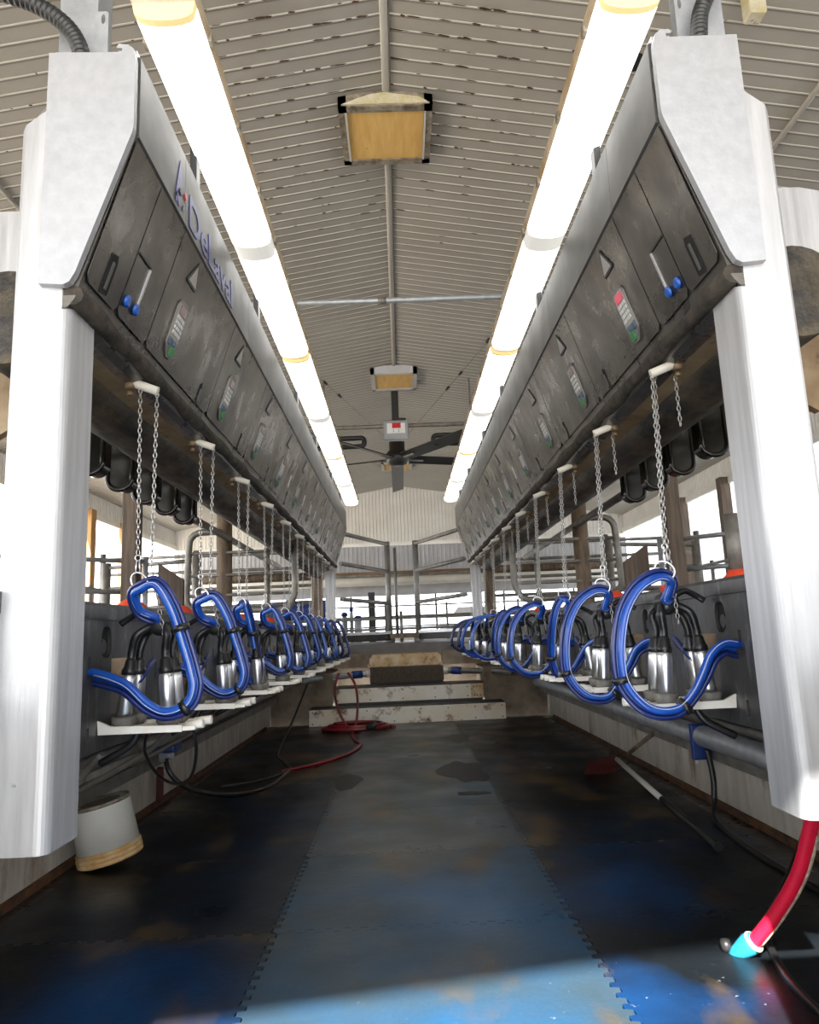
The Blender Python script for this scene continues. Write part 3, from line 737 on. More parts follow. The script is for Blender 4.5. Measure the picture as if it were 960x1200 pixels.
# ------------------------------------------------------------------ stall fronts: panels, trays, chains, clusters
def arc(cy_,cz_,ry,rz,n=16,p=2.6):
    out = []
    for i in range(n):
        a = 2*PI*i/n; c_,s_ = math.cos(a),math.sin(a)
        out.append((cy_+ry*math.copysign(abs(c_)**(2/p),c_), cz_+rz*math.copysign(abs(s_)**(2/p),s_)))
    return out
def stall_panel(s,i):
    y0 = 2.08+.73*i; y1 = y0+.73; b = y0
    t = thing('stall_panel','dark steel stall front panel behind the %s milking cluster on the %s'%(ORD[i],SIDE[s]),'panel',W(s,1.0,y0,-.32),'dark stall front panels')
    zt,zb = .088,-.315; u = .995
    oval = arc(b+.30,.018,.040,.052)
    win = [(b+.345,-.035),(b+.515,-.035),(b+.515,-.235),(b+.345,-.235)]
    sl1 = [(b+.165,-.025),(b+.187,-.025),(b+.187,-.09),(b+.165,-.09)]
    sl2 = [(b+.165,-.235),(b+.187,-.235),(b+.187,-.285),(b+.165,-.285)]
    outer = [(y0+.001,zb),(y1-.001,zb),(y1-.001,zt),(y0+.001,zt)]
    MB().prism([W(s,u,y,z) for y,z in outer],W(s,.012,0,0)-W(s,0,0,0),holes=[[W(s,u,y,z) for y,z in h] for h in (oval,win,sl1,sl2)]).build('face_plate','panel',t)
    MB().prism([W(s,u-.004,y0,.090),W(s,u-.004,y0,.130),W(s,u+.006,y0,.142),W(s,u+.05,y0,.142),W(s,u+.05,y0,.090)],(0,.73,0)).build('top_rail','panel',t)
    MB().box(*[tuple(f_(a,c) for a,c in zip(W(s,u+.014,y0+.23,-.05),W(s,u+.020,y0+.37,.085))) for f_ in (min,max)]).box(*[tuple(f_(a,c) for a,c in zip(W(s,u+.014,y0+.14,-.30),W(s,u+.020,y0+.20,.0))) for f_ in (min,max)]).build('hole_shade_backing','void',t)  # black sheets added behind the holes, standing in for the shade inside
    # recess box
    d = W(s,.09,0,0)-W(s,0,0,0)
    rb = MB()
    rb.box(*[tuple(f_(a,c) for a,c in zip(W(s,u+.085,y0+.34,-.245),W(s,u+.095,y0+.52,-.03))) for f_ in (min,max)])
    rb.box(*[tuple(f_(a,c) for a,c in zip(W(s,u+.012,y0+.516,-.245),W(s,u+.095,y0+.524,-.03))) for f_ in (min,max)])
    rb.box(*[tuple(f_(a,c) for a,c in zip(W(s,u+.012,y0+.336,-.245),W(s,u+.095,y0+.344,-.03))) for f_ in (min,max)])
    rb.box(*[tuple(f_(a,c) for a,c in zip(W(s,u+.012,y0+.34,-.25),W(s,u+.095,y0+.52,-.24))) for f_ in (min,max)])
    r_ = rb.build('recess_box','recess',t)
    MB().tube(smooth_path([W(s,u+.08,y0+.38,-.09),W(s,u+.05,y0+.44,-.085),W(s,u+.08,y0+.50,-.075)],4),.004,6).tube(smooth_path([W(s,u+.08,y0+.37,-.17),W(s,u+.05,y0+.44,-.155),W(s,u+.08,y0+.50,-.145)],4),.004,6).build('wire','black',r_)
    MB().box(*[tuple(f_(a,c) for a,c in zip(W(s,u-.004,y0+.04,-.12),W(s,u,y0+.11,-.055))) for f_ in (min,max)]).build('cover_plate','panel',t)
    MB().lathe([(.022,0),(.026,.008),(.020,.02)],W(s,u+.008,b+.300,.005),14,axis=(s,0,0)).build('hose_socket','black',t)
    return t
for s in (-1,1):
    for i in range(10): stall_panel(s,i)
    # plain panel between post and first stall
    t = thing('end_panel','plain dark steel end panel just behind the near %s post'%SIDE[s],'panel',W(s,1.0,1.72,-.32),'plain end panels')
    MB().box(*[tuple(f_(a,c) for a,c in zip(W(s,.995,1.70,-.315),W(s,1.007,2.079,.088))) for f_ in (min,max)]).build('face_plate','panel',t)
    MB().box(*[tuple(f_(a,c) for a,c in zip(W(s,.991,1.70,.090),W(s,1.045,2.079,.142))) for f_ in (min,max)]).build('top_rail','panel',t)
    MB().box(*[tuple(f_(a,c) for a,c in zip(W(s,.989,1.96,-.12),W(s,.995,2.03,-.05))) for f_ in (min,max)]).build('cover_plate','panel',t)
    # bottom lip, below the panels
    tag(MB().prism([W(s,.995,1.70,-.318),W(s,1.045,1.70,-.335),W(s,1.045,1.70,-.22),W(s,1.03,1.70,-.22),W(s,1.03,1.70,-.325)],(0,7.68,0)).build('bottom_lip','panel'),'long bent steel lip along the bottom of the %s stall panels'%SIDE[s],'lip','bottom lips of the stall panels')

# --- chain mesh (shared): links hang down from origin over unit length
def chain_mb(p, q, r_link=.0105, w=.0055, wire=.0017, sag=0):
    p = Vector(p); q = Vector(q); d = q-p; L_ = d.length; n = int(L_/.0165); mb = MB()
    for i in range(n):
        t0 = (i+.5)/n; c = p+d*t0; c.z -= sag*math.sin(PI*t0)
        ax = d.normalized(); side = Vector((0,1,0)) if i%2 else Vector((1,0,0))
        side = (side-side.dot(ax)*ax).normalized()
        pts = []
        for k in range(8):
            a = 2*PI*k/8; pts.append(c+ax*math.cos(a)*r_link+side*math.sin(a)*w)
        mb.tube(pts,wire,4,closed=True)
    return mb
def ringpts(c,r,nrm_,n=20,sq=1):
    nrm_ = Vector(nrm_).normalized(); a = nrm_.orthogonal().normalized(); b = nrm_.cross(a); c = Vector(c)
    return [c+r*(math.cos(2*PI*k/n)*a+sq*math.sin(2*PI*k/n)*b) for k in range(n)]
YH = lambda i: 2.30+.725*i
ringz = {-1:.185, 1:.155}
ru = {-1:.865, 1:.80}
def hanger_proto(s):
    y = YH(0); t = thing('chain_hanger','x','chain',W(s,.87,y,.84))
    MB().cyl(W(s,.915,y-.015,.862),W(s,.818,y,.826),.015,n=14).build('bracket_tube','pipew',t)
    MB().lathe([(.013,0),(.018,.008),(.018,.03),(.011,.034)],W(s,.905,y-.015,.832),12).lathe([(.009,0),(.012,.004),(.009,.014)],W(s,.905,y-.015,.81),12).build('fitting','flange',t)
    rz = ringz[s]; u = ru[s]
    snap = W(s,u+.006,y,rz+.10)
    if s < 0:
        chain_mb(W(s,.872,y-.01,.835),snap).build('chain','chain',t)
        chain_mb(W(s,.822,y+.005,.825),W(s,.845,y+.05,rz+.07)).build('chain','chain',t)
        chain_mb(W(s,.845,y+.05,rz+.065),W(s,.80,y+.08,-.02)).build('chain','chain',t)
    else:
        chain_mb(W(s,.822,y,.822),snap).build('chain','chain',t)
        chain_mb(W(s,.832,y+.004,.825),W(s,.825,y+.03,rz+.16)).build('chain','chain',t)
        chain_mb(W(s,.825,y+.03,rz+.155),W(s,.842,y+.04,-.0)).build('chain','chain',t)
        chain_mb(W(s,.895,y-.012,.812),W(s,.895,y-.012,.64)).build('chain','chain',t)
    MB().tube(ringpts(snap+Vector((0,0,-.008)),.009,(0,1,0),12),.0022,6,closed=True).tube([snap+Vector((-.004,0,-.015)),snap+Vector((-.007,0,-.06))],.0022,6).tube([snap+Vector((.004,0,-.015)),snap+Vector((.007,0,-.06))],.0022,6).build('snap_hook','shell',t)
    MB().tube(ringpts(W(s,u,y,rz+.016),.026,(.25,1,.1),24,1.25),.0032,8,closed=True).build('ring','shell',t)
    return t
def tray_proto(s):
    y = YH(0)+.12; t = thing('wash_tray','x','tray',W(s,.86,y,-.265))
    z = -.262
    MB().prism([W(s,.992,y-.085,z),W(s,.93,y-.085,z+.0),W(s,.72,y-.085,z),W(s,.70,y-.075,z),W(s,.70,y+.075,z),W(s,.72,y+.085,z),W(s,.992,y+.085,z)],(0,0,.013)).build('tray_plate','white',t)
    MB().prism([W(s,.992,y-.095,z-.002),W(s,.995,y-.095,z+.040),W(s,.955,y-.095,z+.022),W(s,.735,y-.095,z+.018),W(s,.735,y-.095,z-.002)],(0,.012,0)).build('front_edge','white',t)
    MB().prism([W(s,.992,y+.085,z-.002),W(s,.995,y+.085,z+.040),W(s,.955,y+.085,z+.022),W(s,.735,y+.085,z+.018),W(s,.735,y+.085,z-.002)],(0,.012,0)).build('rear_edge','white',t)
    for dy in (-.05,.05):
        MB().cyl(W(s,.735,y+dy,z+.014),W(s,.680,y+dy,z+.016),.012,.014,12).build('knob','white',t)
    for k,(u,dy) in enumerate(((.93,-.05),(.79,-.05),(.93,.05),(.79,.05))):
        MB().lathe([(.026,0),(.036,.012),(.038,.030),(.034,.036),(.028,.030)],W(s,u,y+dy,z+.013),18).build('bowl','bowl',t)
    MB().tube(smooth_path([W(s,.90,y,z-.005),W(s,.93,y,z-.05),W(s,1.02,y,z-.10)],4),.012,8).build('drain_spout','black',t)
    return t
def make_shells(t, s, y, z, clawp, splay=1):
    for k,(u,dy) in enumerate(((.93,-.05),(.79,-.05),(.93,.05),(.79,.05))):
        p = W(s,u,y+dy,z+.022); top = W(s,u*.55+.45*(XC*0+.86)+(0), y+dy*.7, z+.235)
        top = p + (W(s,.86,y,z+.9)-p).normalized()*.175
        ax = (top-p).normalized()
        c = MB().lathe([(.018,0),(.0235,.006),(.0235,.125),(.0215,.138),(.017,.142)],p,20,axis=ax).build('teat_cup','shell',t)
        e = p+ax*.142
        MB().lathe([(.018,-.004),(.0245,0),(.0245,.012),(.020,.020),(.017,.042),(.012,.05)],e,16,axis=ax).build('liner_head','black',c)
        q = e+ax*.045
        mid = q.lerp(clawp,.5)+Vector((s*.02*(1 if u>.86 else -1),dy*.5,.02))
        pts = smooth_path([q-ax*.01,q+ax*.03,mid,clawp+Vector(((1 if u>.86 else -1)*s*.022,dy*.35,-.01))],5)
        MB().tube(pts,.0125,10).build('liner_tube','black',t)
def cluster(s,i):
    y = YH(i); yt = y+.12; z = -.249; sd = SIDE[s]
    t = thing('milking_cluster','x','milking cluster',W(s,.86,yt,z),'milking clusters hanging along the %s side'%sd)
    claw = W(s,.835,yt-.005,.075)
    make_shells(t,s,yt,z,claw)
    MB().lathe([(.016,-.040),(.034,-.028),(.040,-.006),(.042,0),(.036,.018),(.020,.026),(.010,.036)],claw,18,axis=(0,.25,1)).build('claw_bowl','blackpl',t)
    MB().tube(smooth_path([claw+Vector((s*.02,.01,.01)),claw+Vector((s*.07,.02,.035)),claw+Vector((s*.11,.03,.02)),claw+Vector((s*.14,.03,.0))],5),.011,8).build('claw_handle','black',t)
    if s>0 and i==0: MB().cyl(claw+Vector((-.015,-.02,.036)),claw+Vector((.015,-.02,.046)),.016).build('red_cap','redflap',t)
    # loop shape params
    rz = ringz[s]; u0 = ru[s]
    P = PATHS[s][i]; kx,kz,lean,yoff = P
    if s < 0: base = [(.861,.179),(.807,.190),(.755,.115),(.717,.014),(.688,-.078),(.679,-.13),(.700,-.178),(.762,-.200),(.822,-.175),(.894,-.113),(.985,-.080)]
    else: base = [(.800,.150),(.760,.150),(.701,.116),(.655,.051),(.631,-.028),(.622,-.106),(.629,-.171),(.669,-.229),(.719,-.258),(.786,-.255),(.838,-.211),(.876,-.155),(.909,-.099),(.953,-.070),(.990,-.074)]
    def tr(u,zz,o=0):
        du = (u-u0)*kx if u < u0 else (u-u0)
        zq = rz+(zz-rz)*kz
        if u>=u0 and zz<0: zq = zz
        return W(s,u0+du,y+yoff*max(0,(rz-zq))*1.0+o*.0, zq)
    front = [tr(*p) for p in base]
    n = len(front)
    # hoses come out of the panel towards the camera side
    for j in range(n):
        q = j/(n-1); front[j].y += lean*math.sin(PI*q) - .015*q**3
    back = [claw+Vector((0,0,.0)), claw+Vector((0,-.035,.012)), W(s,u0+.012,y+.055,rz-.075), W(s,u0+.022,y+.02,rz-.025)]
    path = smooth_path(back+front+[front[-1]+Vector((s*.03,0,0))],6)
    path2 = []
    strands = [(-.009,-.004),(.010,.004),(.002,.017)]
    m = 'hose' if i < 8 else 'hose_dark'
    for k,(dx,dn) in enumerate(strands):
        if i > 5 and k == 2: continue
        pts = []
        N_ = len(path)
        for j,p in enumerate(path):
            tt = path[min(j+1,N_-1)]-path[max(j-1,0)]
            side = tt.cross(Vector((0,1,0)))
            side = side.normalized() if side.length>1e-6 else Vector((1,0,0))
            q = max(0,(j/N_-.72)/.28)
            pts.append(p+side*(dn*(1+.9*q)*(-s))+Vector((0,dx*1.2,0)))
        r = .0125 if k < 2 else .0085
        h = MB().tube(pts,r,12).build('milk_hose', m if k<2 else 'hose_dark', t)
        # pale printed line on the hose
        if k == 0 and i < 7:
            st_ = []
            for j in range(8,len(pts)-6):
                tt = (pts[j+1]-pts[j-1]).normalized(); side = tt.cross(Vector((0,1,0))).normalized()
                st_.append(pts[j]+Vector((0,-r*.86,0))+side*r*.5)
            MB().tube(st_,.0017,4).build('printed_line','hose_pale',h)
    # clamp bands
    N_ = len(path)
    for q in ((.42,.66) if s<0 else (.50,.68)):
        j = int(N_*(q+.02)); d = (path[j+1]-path[j-1]).normalized()
        e = path[j]; 
        side = d.cross(Vector((0,1,0))).normalized()
        ce = e+side*(.004*(-s))
        MB().tube([ce-d*.010,ce+d*.010],.0265,14).build('clamp_band','black',t)
    # electric/pulse tube curl, dark blue, against the panel
    MB().tube(smooth_path([W(s,.985,yt+.26,-.10),W(s,.93,yt+.20,-.06),W(s,.90,yt+.12,-.05),W(s,.90,yt+.04,-.09),W(s,.93,yt+.03,-.14)],5),.009,8).build('pulse_tube','hose_dark',t)
    return t
# width, height, lean (towards/away), yoff
PATHS = {-1:[(1,1,-.03,0),(.92,1.0,.0,.05),(.35,1.02,.03,.3),(.75,.95,0,.05),(.85,1.0,0,0),(.80,.95,0,.1),(.7,.9,0,0),(.85,1,0,0),(.9,1,0,.1),(1.0,1.05,0,0)],
          1:[(1,1,-.03,0),(1.0,1.05,0,0),(.35,.95,.03,.3),(1.05,1.0,0,0),(.95,1.0,0,0),(.55,.95,0,.2),(1.2,.95,0,0),(1.35,.95,0,.1),(1.25,.9,0,0),(1.4,.9,0,0)]}
SHAPE = {-1:['hoses curving in a wide S','hoses hanging in a folded loop','hoses hanging in one straight strip','slanting hose strip','hoses bowed outward','hoses bowed beside the rear stalls','short hose loop','hose loop near the rear post','dark blue hose loop','fat dark blue hose bundle'],
          1:['wide blue hose hoop and red cap','tall oval double hose hoop','hoses hanging in one slanting strip','round blue hose hoop','narrow blue hose hoop','leaning hose strip','round hoop of dark blue hoses','wide hoop of dark blue hoses','dark blue hoop','dark blue hoop']}
hp = {s:hanger_proto(s) for s in (-1,1)}; tp = {s:tray_proto(s) for s in (-1,1)}
for s in (-1,1):
    sd = SIDE[s]
    for i in range(10):
        for proto,nm,lab,grp in ((hp[s],'chain_hanger','steel hanging chains with white bracket and ring over the %s milking cluster on the %s','hanging chains on the %s side'),
                                 (tp[s],'wash_tray','white wash tray with four grey bowls under the %s milking cluster on the %s','wash trays on the %s side')):
            if i == 0: o = proto
            else:
                o = proto.copy(); C.objects.link(o); o.location = proto.location+Vector((0,YH(i)-YH(0),0))
                for ch in proto.children: link_copy(ch,o)
            tag(o, lab%(ORD[i],sd), 'chain' if nm=='chain_hanger' else 'tray', grp%sd)
        c = cluster(s,i)
        tag(c,'milking cluster with %s, %s from camera, %s side'%(SHAPE[s][i],ORD[i],sd),'milking cluster')

# ------------------------------------------------------------------ things behind the panels
def paddle(s,y,u,z,h,lab):
    t = thing('rubber_paddle',lab,'paddle',W(s,u,y,z-h),'black rubber paddles on the %s side'%SIDE[s])
    w = .055; pts = [(-w,0)]+[(-w*math.cos(PI*j/14),-h+.05-.05*math.sin(PI*j/14)) for j in range(15)]+[(w,0)]
    MB().prism([W(s,u+a,y-.045,z+b) for a,b in pts],(0,.09,0)).build('paddle','gloss',t)
    MB().tube([W(s,u+a*1.02,y-.045,z+b) for a,b in pts],.012,8).build('raised_edge','gloss',t)
    MB().cyl(W(s,u,y,z-.03),W(s,u+.28,y,z-.05),.02).build('arm','rail',t)
for k in range(5):
    paddle(-1,2.98+.33*k,1.31,.98,.27,'glossy black rubber paddle hanging under the left tube, %s from the camera'%ORD[k])
    paddle(1,2.72+.36*k,1.34,.985,.27,'glossy black rubber paddle hanging under the right tube, %s from the camera'%ORD[k])
for s in (-1,1):
    tag(MB().tube([W(s,1.58,2.0,.93),W(s,1.58,9.3,.93)],.03,12).build('paddle_shaft','rail'),'dark shaft running behind the rubber paddles on the %s'%SIDE[s],'shaft','paddle shafts')
# rear gates: bent pipe loops and pipe stacks
def bent(pts,r=.03,n=5):
    """polyline with rounded corners"""
    P = [Vector(p) for p in pts]; out = [P[0]]
    for i in range(1,len(P)-1):
        a,b,c_ = P[i-1],P[i],P[i+1]; k = min(.12,(a-b).length*.45,(c_-b).length*.45)
        p0 = b+(a-b).normalized()*k; p1 = b+(c_-b).normalized()*k
        for q in range(n+1):
            w = q/n; out.append((1-w)**2*p0+2*w*(1-w)*b+w*w*p1)
    out.append(P[-1]); return out
for s in (-1,1):
    sd = SIDE[s]
    t = thing('pipe_gate','rounded bent-pipe gate behind the %s milking row'%sd,'gate',W(s,1.5,6.5,DECK),'rounded pipe gates')
    MB().tube(bent([W(s,1.62,6.5,.99),W(s,1.92,6.5,.99),W(s,1.95,6.5,.30),W(s,1.05,6.5,.27),W(s,.98,6.5,.40),W(s,.98,6.5,.85)]),.03,12).build('frame','galv_dark',t)
    for z in (.80,.60,.42): MB().tube([W(s,1.94,6.5,z),W(s,1.02,6.5,z-.0)],.014,8).build('rail','galv_dark',t)
    MB().tube([W(s,1.62,6.55,DECK),W(s,1.62,6.55,1.25)],.07,16).build('column','rusty',t)
    # tall dark posts between stalls
    tag(MB().rbox(*[tuple(f_(a,c) for a,c in zip(W(s,2.05,5.55,DECK),W(s,2.17,5.67,roof(XC+s*2.1)-.02))) for f_ in (min,max)],.01).build('steel_column','wood_dark'),'tall dark square column reaching the roof behind the first %s chain'%sd,'post','tall square columns')
    fence('pipe_rack','four-rail pipe rack with two posts behind the %s stalls'%sd,[(XC+s*2.05,7.2),(XC+s*3.1,7.6)],[.15,.38,.60,.82],r=.02,rp=.045,m='galv_dark')
    fence('pipe_rack','tall many-railed pipe rack deep behind the %s stalls'%sd,[(XC+s*1.25,10.2),(XC+s*1.9,10.2),(XC+s*2.9,10.2),(XC+s*4.2,10.2)],[.25,.5,.75,1.0,1.22],r=.022,rp=.04,ztop=1.3,m='galv_dark')
    fence('side_fence','pipe fence running along the %s wall opening'%sd,[(XC+s*3.6,y) for y in (3.0,5.0,6.6,8.4,9.9)],[.22,.45,.68],r=.018,rp=.022,ztop=.72,m='rail')
    fence('cross_fence','pipe fence slanting across the deck towards the %s wall'%sd,[(XC+s*2.05,5.75),(XC+s*2.8,5.1),(XC+s*3.5,4.5)],[.20,.42,.66],r=.018,rp=.022,ztop=.70,m='galv')
# stubby jacks on the right by the post
t = thing('rubber_boot_post','short steel post with orange-red boot standing above the right stall panels','post',W(1,1.4,3.08,DECK))
MB().cyl(W(1,1.40,3.08,.20),W(1,1.40,3.08,.46),.035).build('post','galv_dark',t)
MB().lathe([(.11,0),(.09,.03),(.05,.07),(.037,.09)],W(1,1.40,3.08,.13),18).build('boot','redflap',t)
MB().cyl(W(1,1.40,3.08,DECK),W(1,1.40,3.08,.14),.03).build('stem','galv_dark',t)
for s,ys in ((-1,(3.55,4.36,6.0,7.3)),(1,(4.72,5.9,7.3))):
    for k,y in enumerate(ys):
        t = thing('rubber_boot','orange-red rubber boot on a deck spigot on the %s, %s from the camera'%(SIDE[s],ORD[k]),'boot',W(s,1.35,y,DECK),'orange-red rubber boots')
        MB().lathe([(.035,0),(.035,.26),(.03,.28)],W(s,1.35,y,DECK),12).build('spigot','galv_dark',t)
        MB().lathe([(.085,0),(.07,.025),(.04,.05),(.02,.06)],W(s,1.35,y,DECK+.27),16).build('boot','redflap',t)
# slanted board beside the left column / brown flaps
for s in (-1,1):
    tag(MB().prism([W(s,2.0,5.9,.32),W(s,1.80,5.9,.30),W(s,1.80,5.9,.52),W(s,2.0,5.9,.66)],(0,.05,0)).build('brown_flap','wood_dark'),'brown slanted flap board beside the tall column on the %s'%SIDE[s],'board','brown flap boards')

# ------------------------------------------------------------------ pipes under the decks
for s in (-1,1):
    x = XL if s<0 else XR
    tag(MB().box((min(x,x-s*.085),YB+.1,-.72),(max(x,x-s*.085),8.9,-.655)).build('ledge_channel','galv_dark'),'dark square ledge channel along the %s pit wall'%SIDE[s],'ledge','ledge channels')
tag(MB().tube([(1.60,1.3+.4*i,-.598+.003*math.sin(i*1.3)) for i in range(20)],.056,18).build('drain_main','galv'),'fat mottled grey drain pipe along the right pit wall','pipe')
tag(MB().tube([(1.74,1.3,-.55),(1.74,8.9,-.55)],.045,14).build('vacuum_line','galv_dark'),'darker second pipe tucked behind the fat right drain pipe','pipe')
for k,y in enumerate((2.45,3.17,3.9,4.6,5.35)):
    tag(MB().tube([(1.16,y,-.33),(1.66,y+.05,-.49)],.022,12).build('drain_tube','pipew'),'cream drain tube slanting under the right deck, %s from the camera'%ORD[k],'pipe','cream drain tubes')
for k,y in enumerate((2.55,4.05)):
    t = thing('pipe_bracket','blue plastic saddle bracket on the right drain pipe, %s from the camera'%ORD[k],'bracket',(1.6,y,-.75),'blue pipe brackets')
    MB().rbox((1.537,y-.018,-.72),(1.66,y+.018,-.535),.006).build('saddle','tarpblue',t)
    MB().cyl((1.56,y,-.75),(1.56,y,-.715),.01,n=8).build('bolt','galv',t)
tag(MB().tube(smooth_path([(1.60,4.0,-.66),(1.60,3.96,-.80),(1.58,3.93,-.93),(1.52,3.75,-.975),(1.48,3.2,-.98),(1.50,2.6,-.98)],6),.016,8).build('wall_hose','black'),'thin dark hose hanging down the right pit wall to the floor','hose')
tag(MB().tube([(1.64,4.95,-.70),(1.50,5.1,-.85)],.014,8).build('wall_stay','rusty'),'short rusty stay slanting off the right pit wall','bracket')
# left wall plumbing
tag(MB().tube(smooth_path([(-1.45,1.9,-.52),(-1.45,2.7,-.50),(-1.40,3.2,-.49),(-1.3,3.6,-.47),(-1.2,4.1,-.45),(-1.2,8.5,-.45)],5),.035,12).build('water_line','galv_dark'),'grey water pipe bending under the left stall panels','pipe')
for k,y in enumerate((2.5,3.3,4.1)):
    tag(MB().tube(smooth_path([(-1.0,y,-.34),(-1.15,y+.08,-.46),(-1.38,y+.12,-.58),(-1.55,y+.14,-.66)],5),.013,10).build('drop_hose','galv_dark'),'grey drop hose curving to the left pit wall, %s from the camera'%ORD[k],'hose','grey drop hoses')
tag(MB().tube(smooth_path([(-.72,2.55,-.27),(-.72,2.6,-.36),(-.78,2.75,-.47),(-.88,2.9,-.52),(-.98,3.0,-.50),(-1.05,3.05,-.42),(-1.06,3.1,-.34)],6),.006,8).build('looping_cable','black'),'thin black cable looping under the left wash trays','cable')
tag(MB().tube(smooth_path([(-1.50,4.72,-.68),(-1.46,4.70,-.78),(-1.36,4.75,-.88),(-1.15,4.9,-.96),(-.95,5.2,-.98),(-.9,5.9,-.98)],6),.016,8).build('floor_hose','black'),'black hose dropping from the left tap onto the floor','hose')
t = thing('water_tap','red-handled water tap on the left pit wall above the floor hose','tap',(-1.52,4.65,-.9))
MB().cyl((-1.50,4.65,-.70),(-1.50,4.65,-.62),.022,n=12).cyl((-1.50,4.65,-.66),(-1.42,4.6,-.66),.018,n=12).build('body','galv',t)
MB().rbox((-1.525,4.63,-.93),(-1.485,4.66,-.73),.008).build('handle','copper',t)
MB().rbox((-1.55,4.58,-.64),(-1.40,4.74,-.53),.01).build('cap','tarpblue',t)

# ------------------------------------------------------------------ loose things on the floor
# upside-down bucket leaning on the left wall
t = thing('upturned_bucket','scuffed white plastic bucket upside down, leaning against the left pit wall','bucket',(-1.42,3.62,Z0+.02))
ax = Vector((-.20,-.05,1)).normalized(); c0 = Vector((-1.39,3.60,Z0+.048))
MB().lathe([(.138,.05),(.130,.245),(.126,.252),(.05,.248),(.0,.248)],c0,32,axis=ax).build('body','bucket',t)
MB().lathe([(.130,-.008),(.145,-.006),(.147,.004),(.139,.009),(.139,.012),(.147,.016),(.147,.025),(.139,.029),(.139,.032),(.146,.036),(.145,.046),(.138,.052)],c0,32,axis=ax).build('rim','rimstain',t)
MB().lathe([(.1305,.240),(.1295,.256),(.120,.257),(.120,.250)],c0,32,axis=ax).build('base_ring','frame_dirty',t)
# scraper with white and black handle
t = thing('floor_scraper','scraper with dark red blade and half white, half black handle lying on the right','scraper',(1.36,4.4,Z0+.015))
A = Vector((1.455,5.25,Z0+.10)); B = Vector((1.375,4.12,Z0+.07)); D = Vector((1.345,3.36,Z0+.035))
MB().cyl(A,B,.0165,n=12).build('white_handle','bucket',t)
MB().cyl(B,D,.018,n=12).cyl(D,D+(D-B).normalized()*.012,.021,n=12).build('black_grip','blackpl',t)
MB().prism([(1.20,5.16,Z0+.016),(1.24,5.14,Z0+.10),(1.40,5.20,Z0+.125),(1.47,5.22,Z0+.115),(1.48,5.21,Z0+.05),(1.38,5.16,Z0+.016)],(.015,.05,0)).build('blade','copper',t)
MB().cyl(A+Vector((.012,.12,.008)),A,.022,.018,12).build('socket','grime',t)
# red hose with cyan nozzle near right
t = thing('red_hose','bright red hose with cyan spray nozzle standing out under the near right post','hose',(1.02,2.33,Z0+.02))
hp_ = [(1.12,1.98,-.20),(1.10,2.02,-.42),(1.11,2.12,-.58),(1.10,2.20,-.72),(1.06,2.28,-.85),(1.01,2.335,-.945)]
pp = smooth_path(hp_,8)
MB().tube(pp,.020,16).build('hose','red',t)
MB().tube([p+Vector((.0125,-.009,-.004)) for p in pp[16:-1]],.0098,8).build('worn_strip','worn',t)
MB().lathe([(.024,0),(.030,.01),(.030,.03),(.022,.075),(.016,.10)],(1.015,2.33,-.935),14,axis=(-.45,.45,-.55)).build('nozzle','cyan',t)
MB().lathe([(.014,0),(.020,.01),(.020,.025),(.012,.03)],(.965,2.385,-.985+.02),12,axis=(-.6,.3,-.2)).build('trigger','blackpl',t)
MB().rbox((.985,2.335,-.965),(1.015,2.365,-.925),.005).build('grip','blackpl',t)
MB().tube(ringpts((1.012,2.333,-.94),.026,(-.45,.45,-.6),16),.006,6,closed=True).build('clamp','worn',t)
tag(MB().tube(smooth_path([(1.62,3.05,-.75),(1.48,2.95,-.90),(1.30,2.75,-.97),(1.15,2.55,-.982),(1.06,2.30,-.982),(1.02,2.05,-.982),(1.04,1.7,-.982),(1.1,1.3,-.982)],8),.013,8).build('black_hose','black'),'thin black hose trailing off the right wall out of the lower right corner','hose')
# red hose hanging and coiled by the steps
t = thing('coiled_red_hose','dark red hose hanging by the left rear stalls and coiled before the steps','hose',(-.5,8.0,Z0+.02))
MB().tube(smooth_path([(-.70,8.05,-.37),(-.74,8.0,-.55),(-.70,8.0,-.78),(-.58,7.95,-.96),(-.48,7.85,-.975)],8),.013,8).tube(smooth_path([(-.60,8.05,-.37),(-.52,8.0,-.50),(-.50,8.0,-.70),(-.52,7.95,-.90),(-.55,7.75,-.97),(-.5,7.3,-.975),(-.42,6.95,-.975),(-.48,6.5,-.975),(-.65,6.1,-.975),(-.95,5.75,-.975)],8),.013,8).build('thin_hose','reddark',t)
cp = []
for k in range(70):
    a = 2*PI*k/26; r = .40-.0025*k
    cp.append((-.52+r*math.cos(a),8.08+r*.62*math.sin(a),Z0+.035+.022*(k/26)))
MB().tube(smooth_path(cp,2),.021,10).build('coil','reddark',t)
MB().lathe([(.02,0),(.035,.02),(.035,.10),(.02,.12)],(-.40,7.8,-.93),12,axis=(.9,-.2,.35)).build('nozzle','blackpl',t)
tag(MB().tube(smooth_path([(-.98,7.6,-.45),(-1.05,7.0,-.75),(-1.12,6.6,-.97),(-1.0,6.2,-.98),(-.9,5.8,-.98),(-1.05,5.45,-.98),(-1.3,5.3,-.98)],8),.011,8).build('thin_cable','black'),'thin black cable drooping from the left trays to the floor','cable')

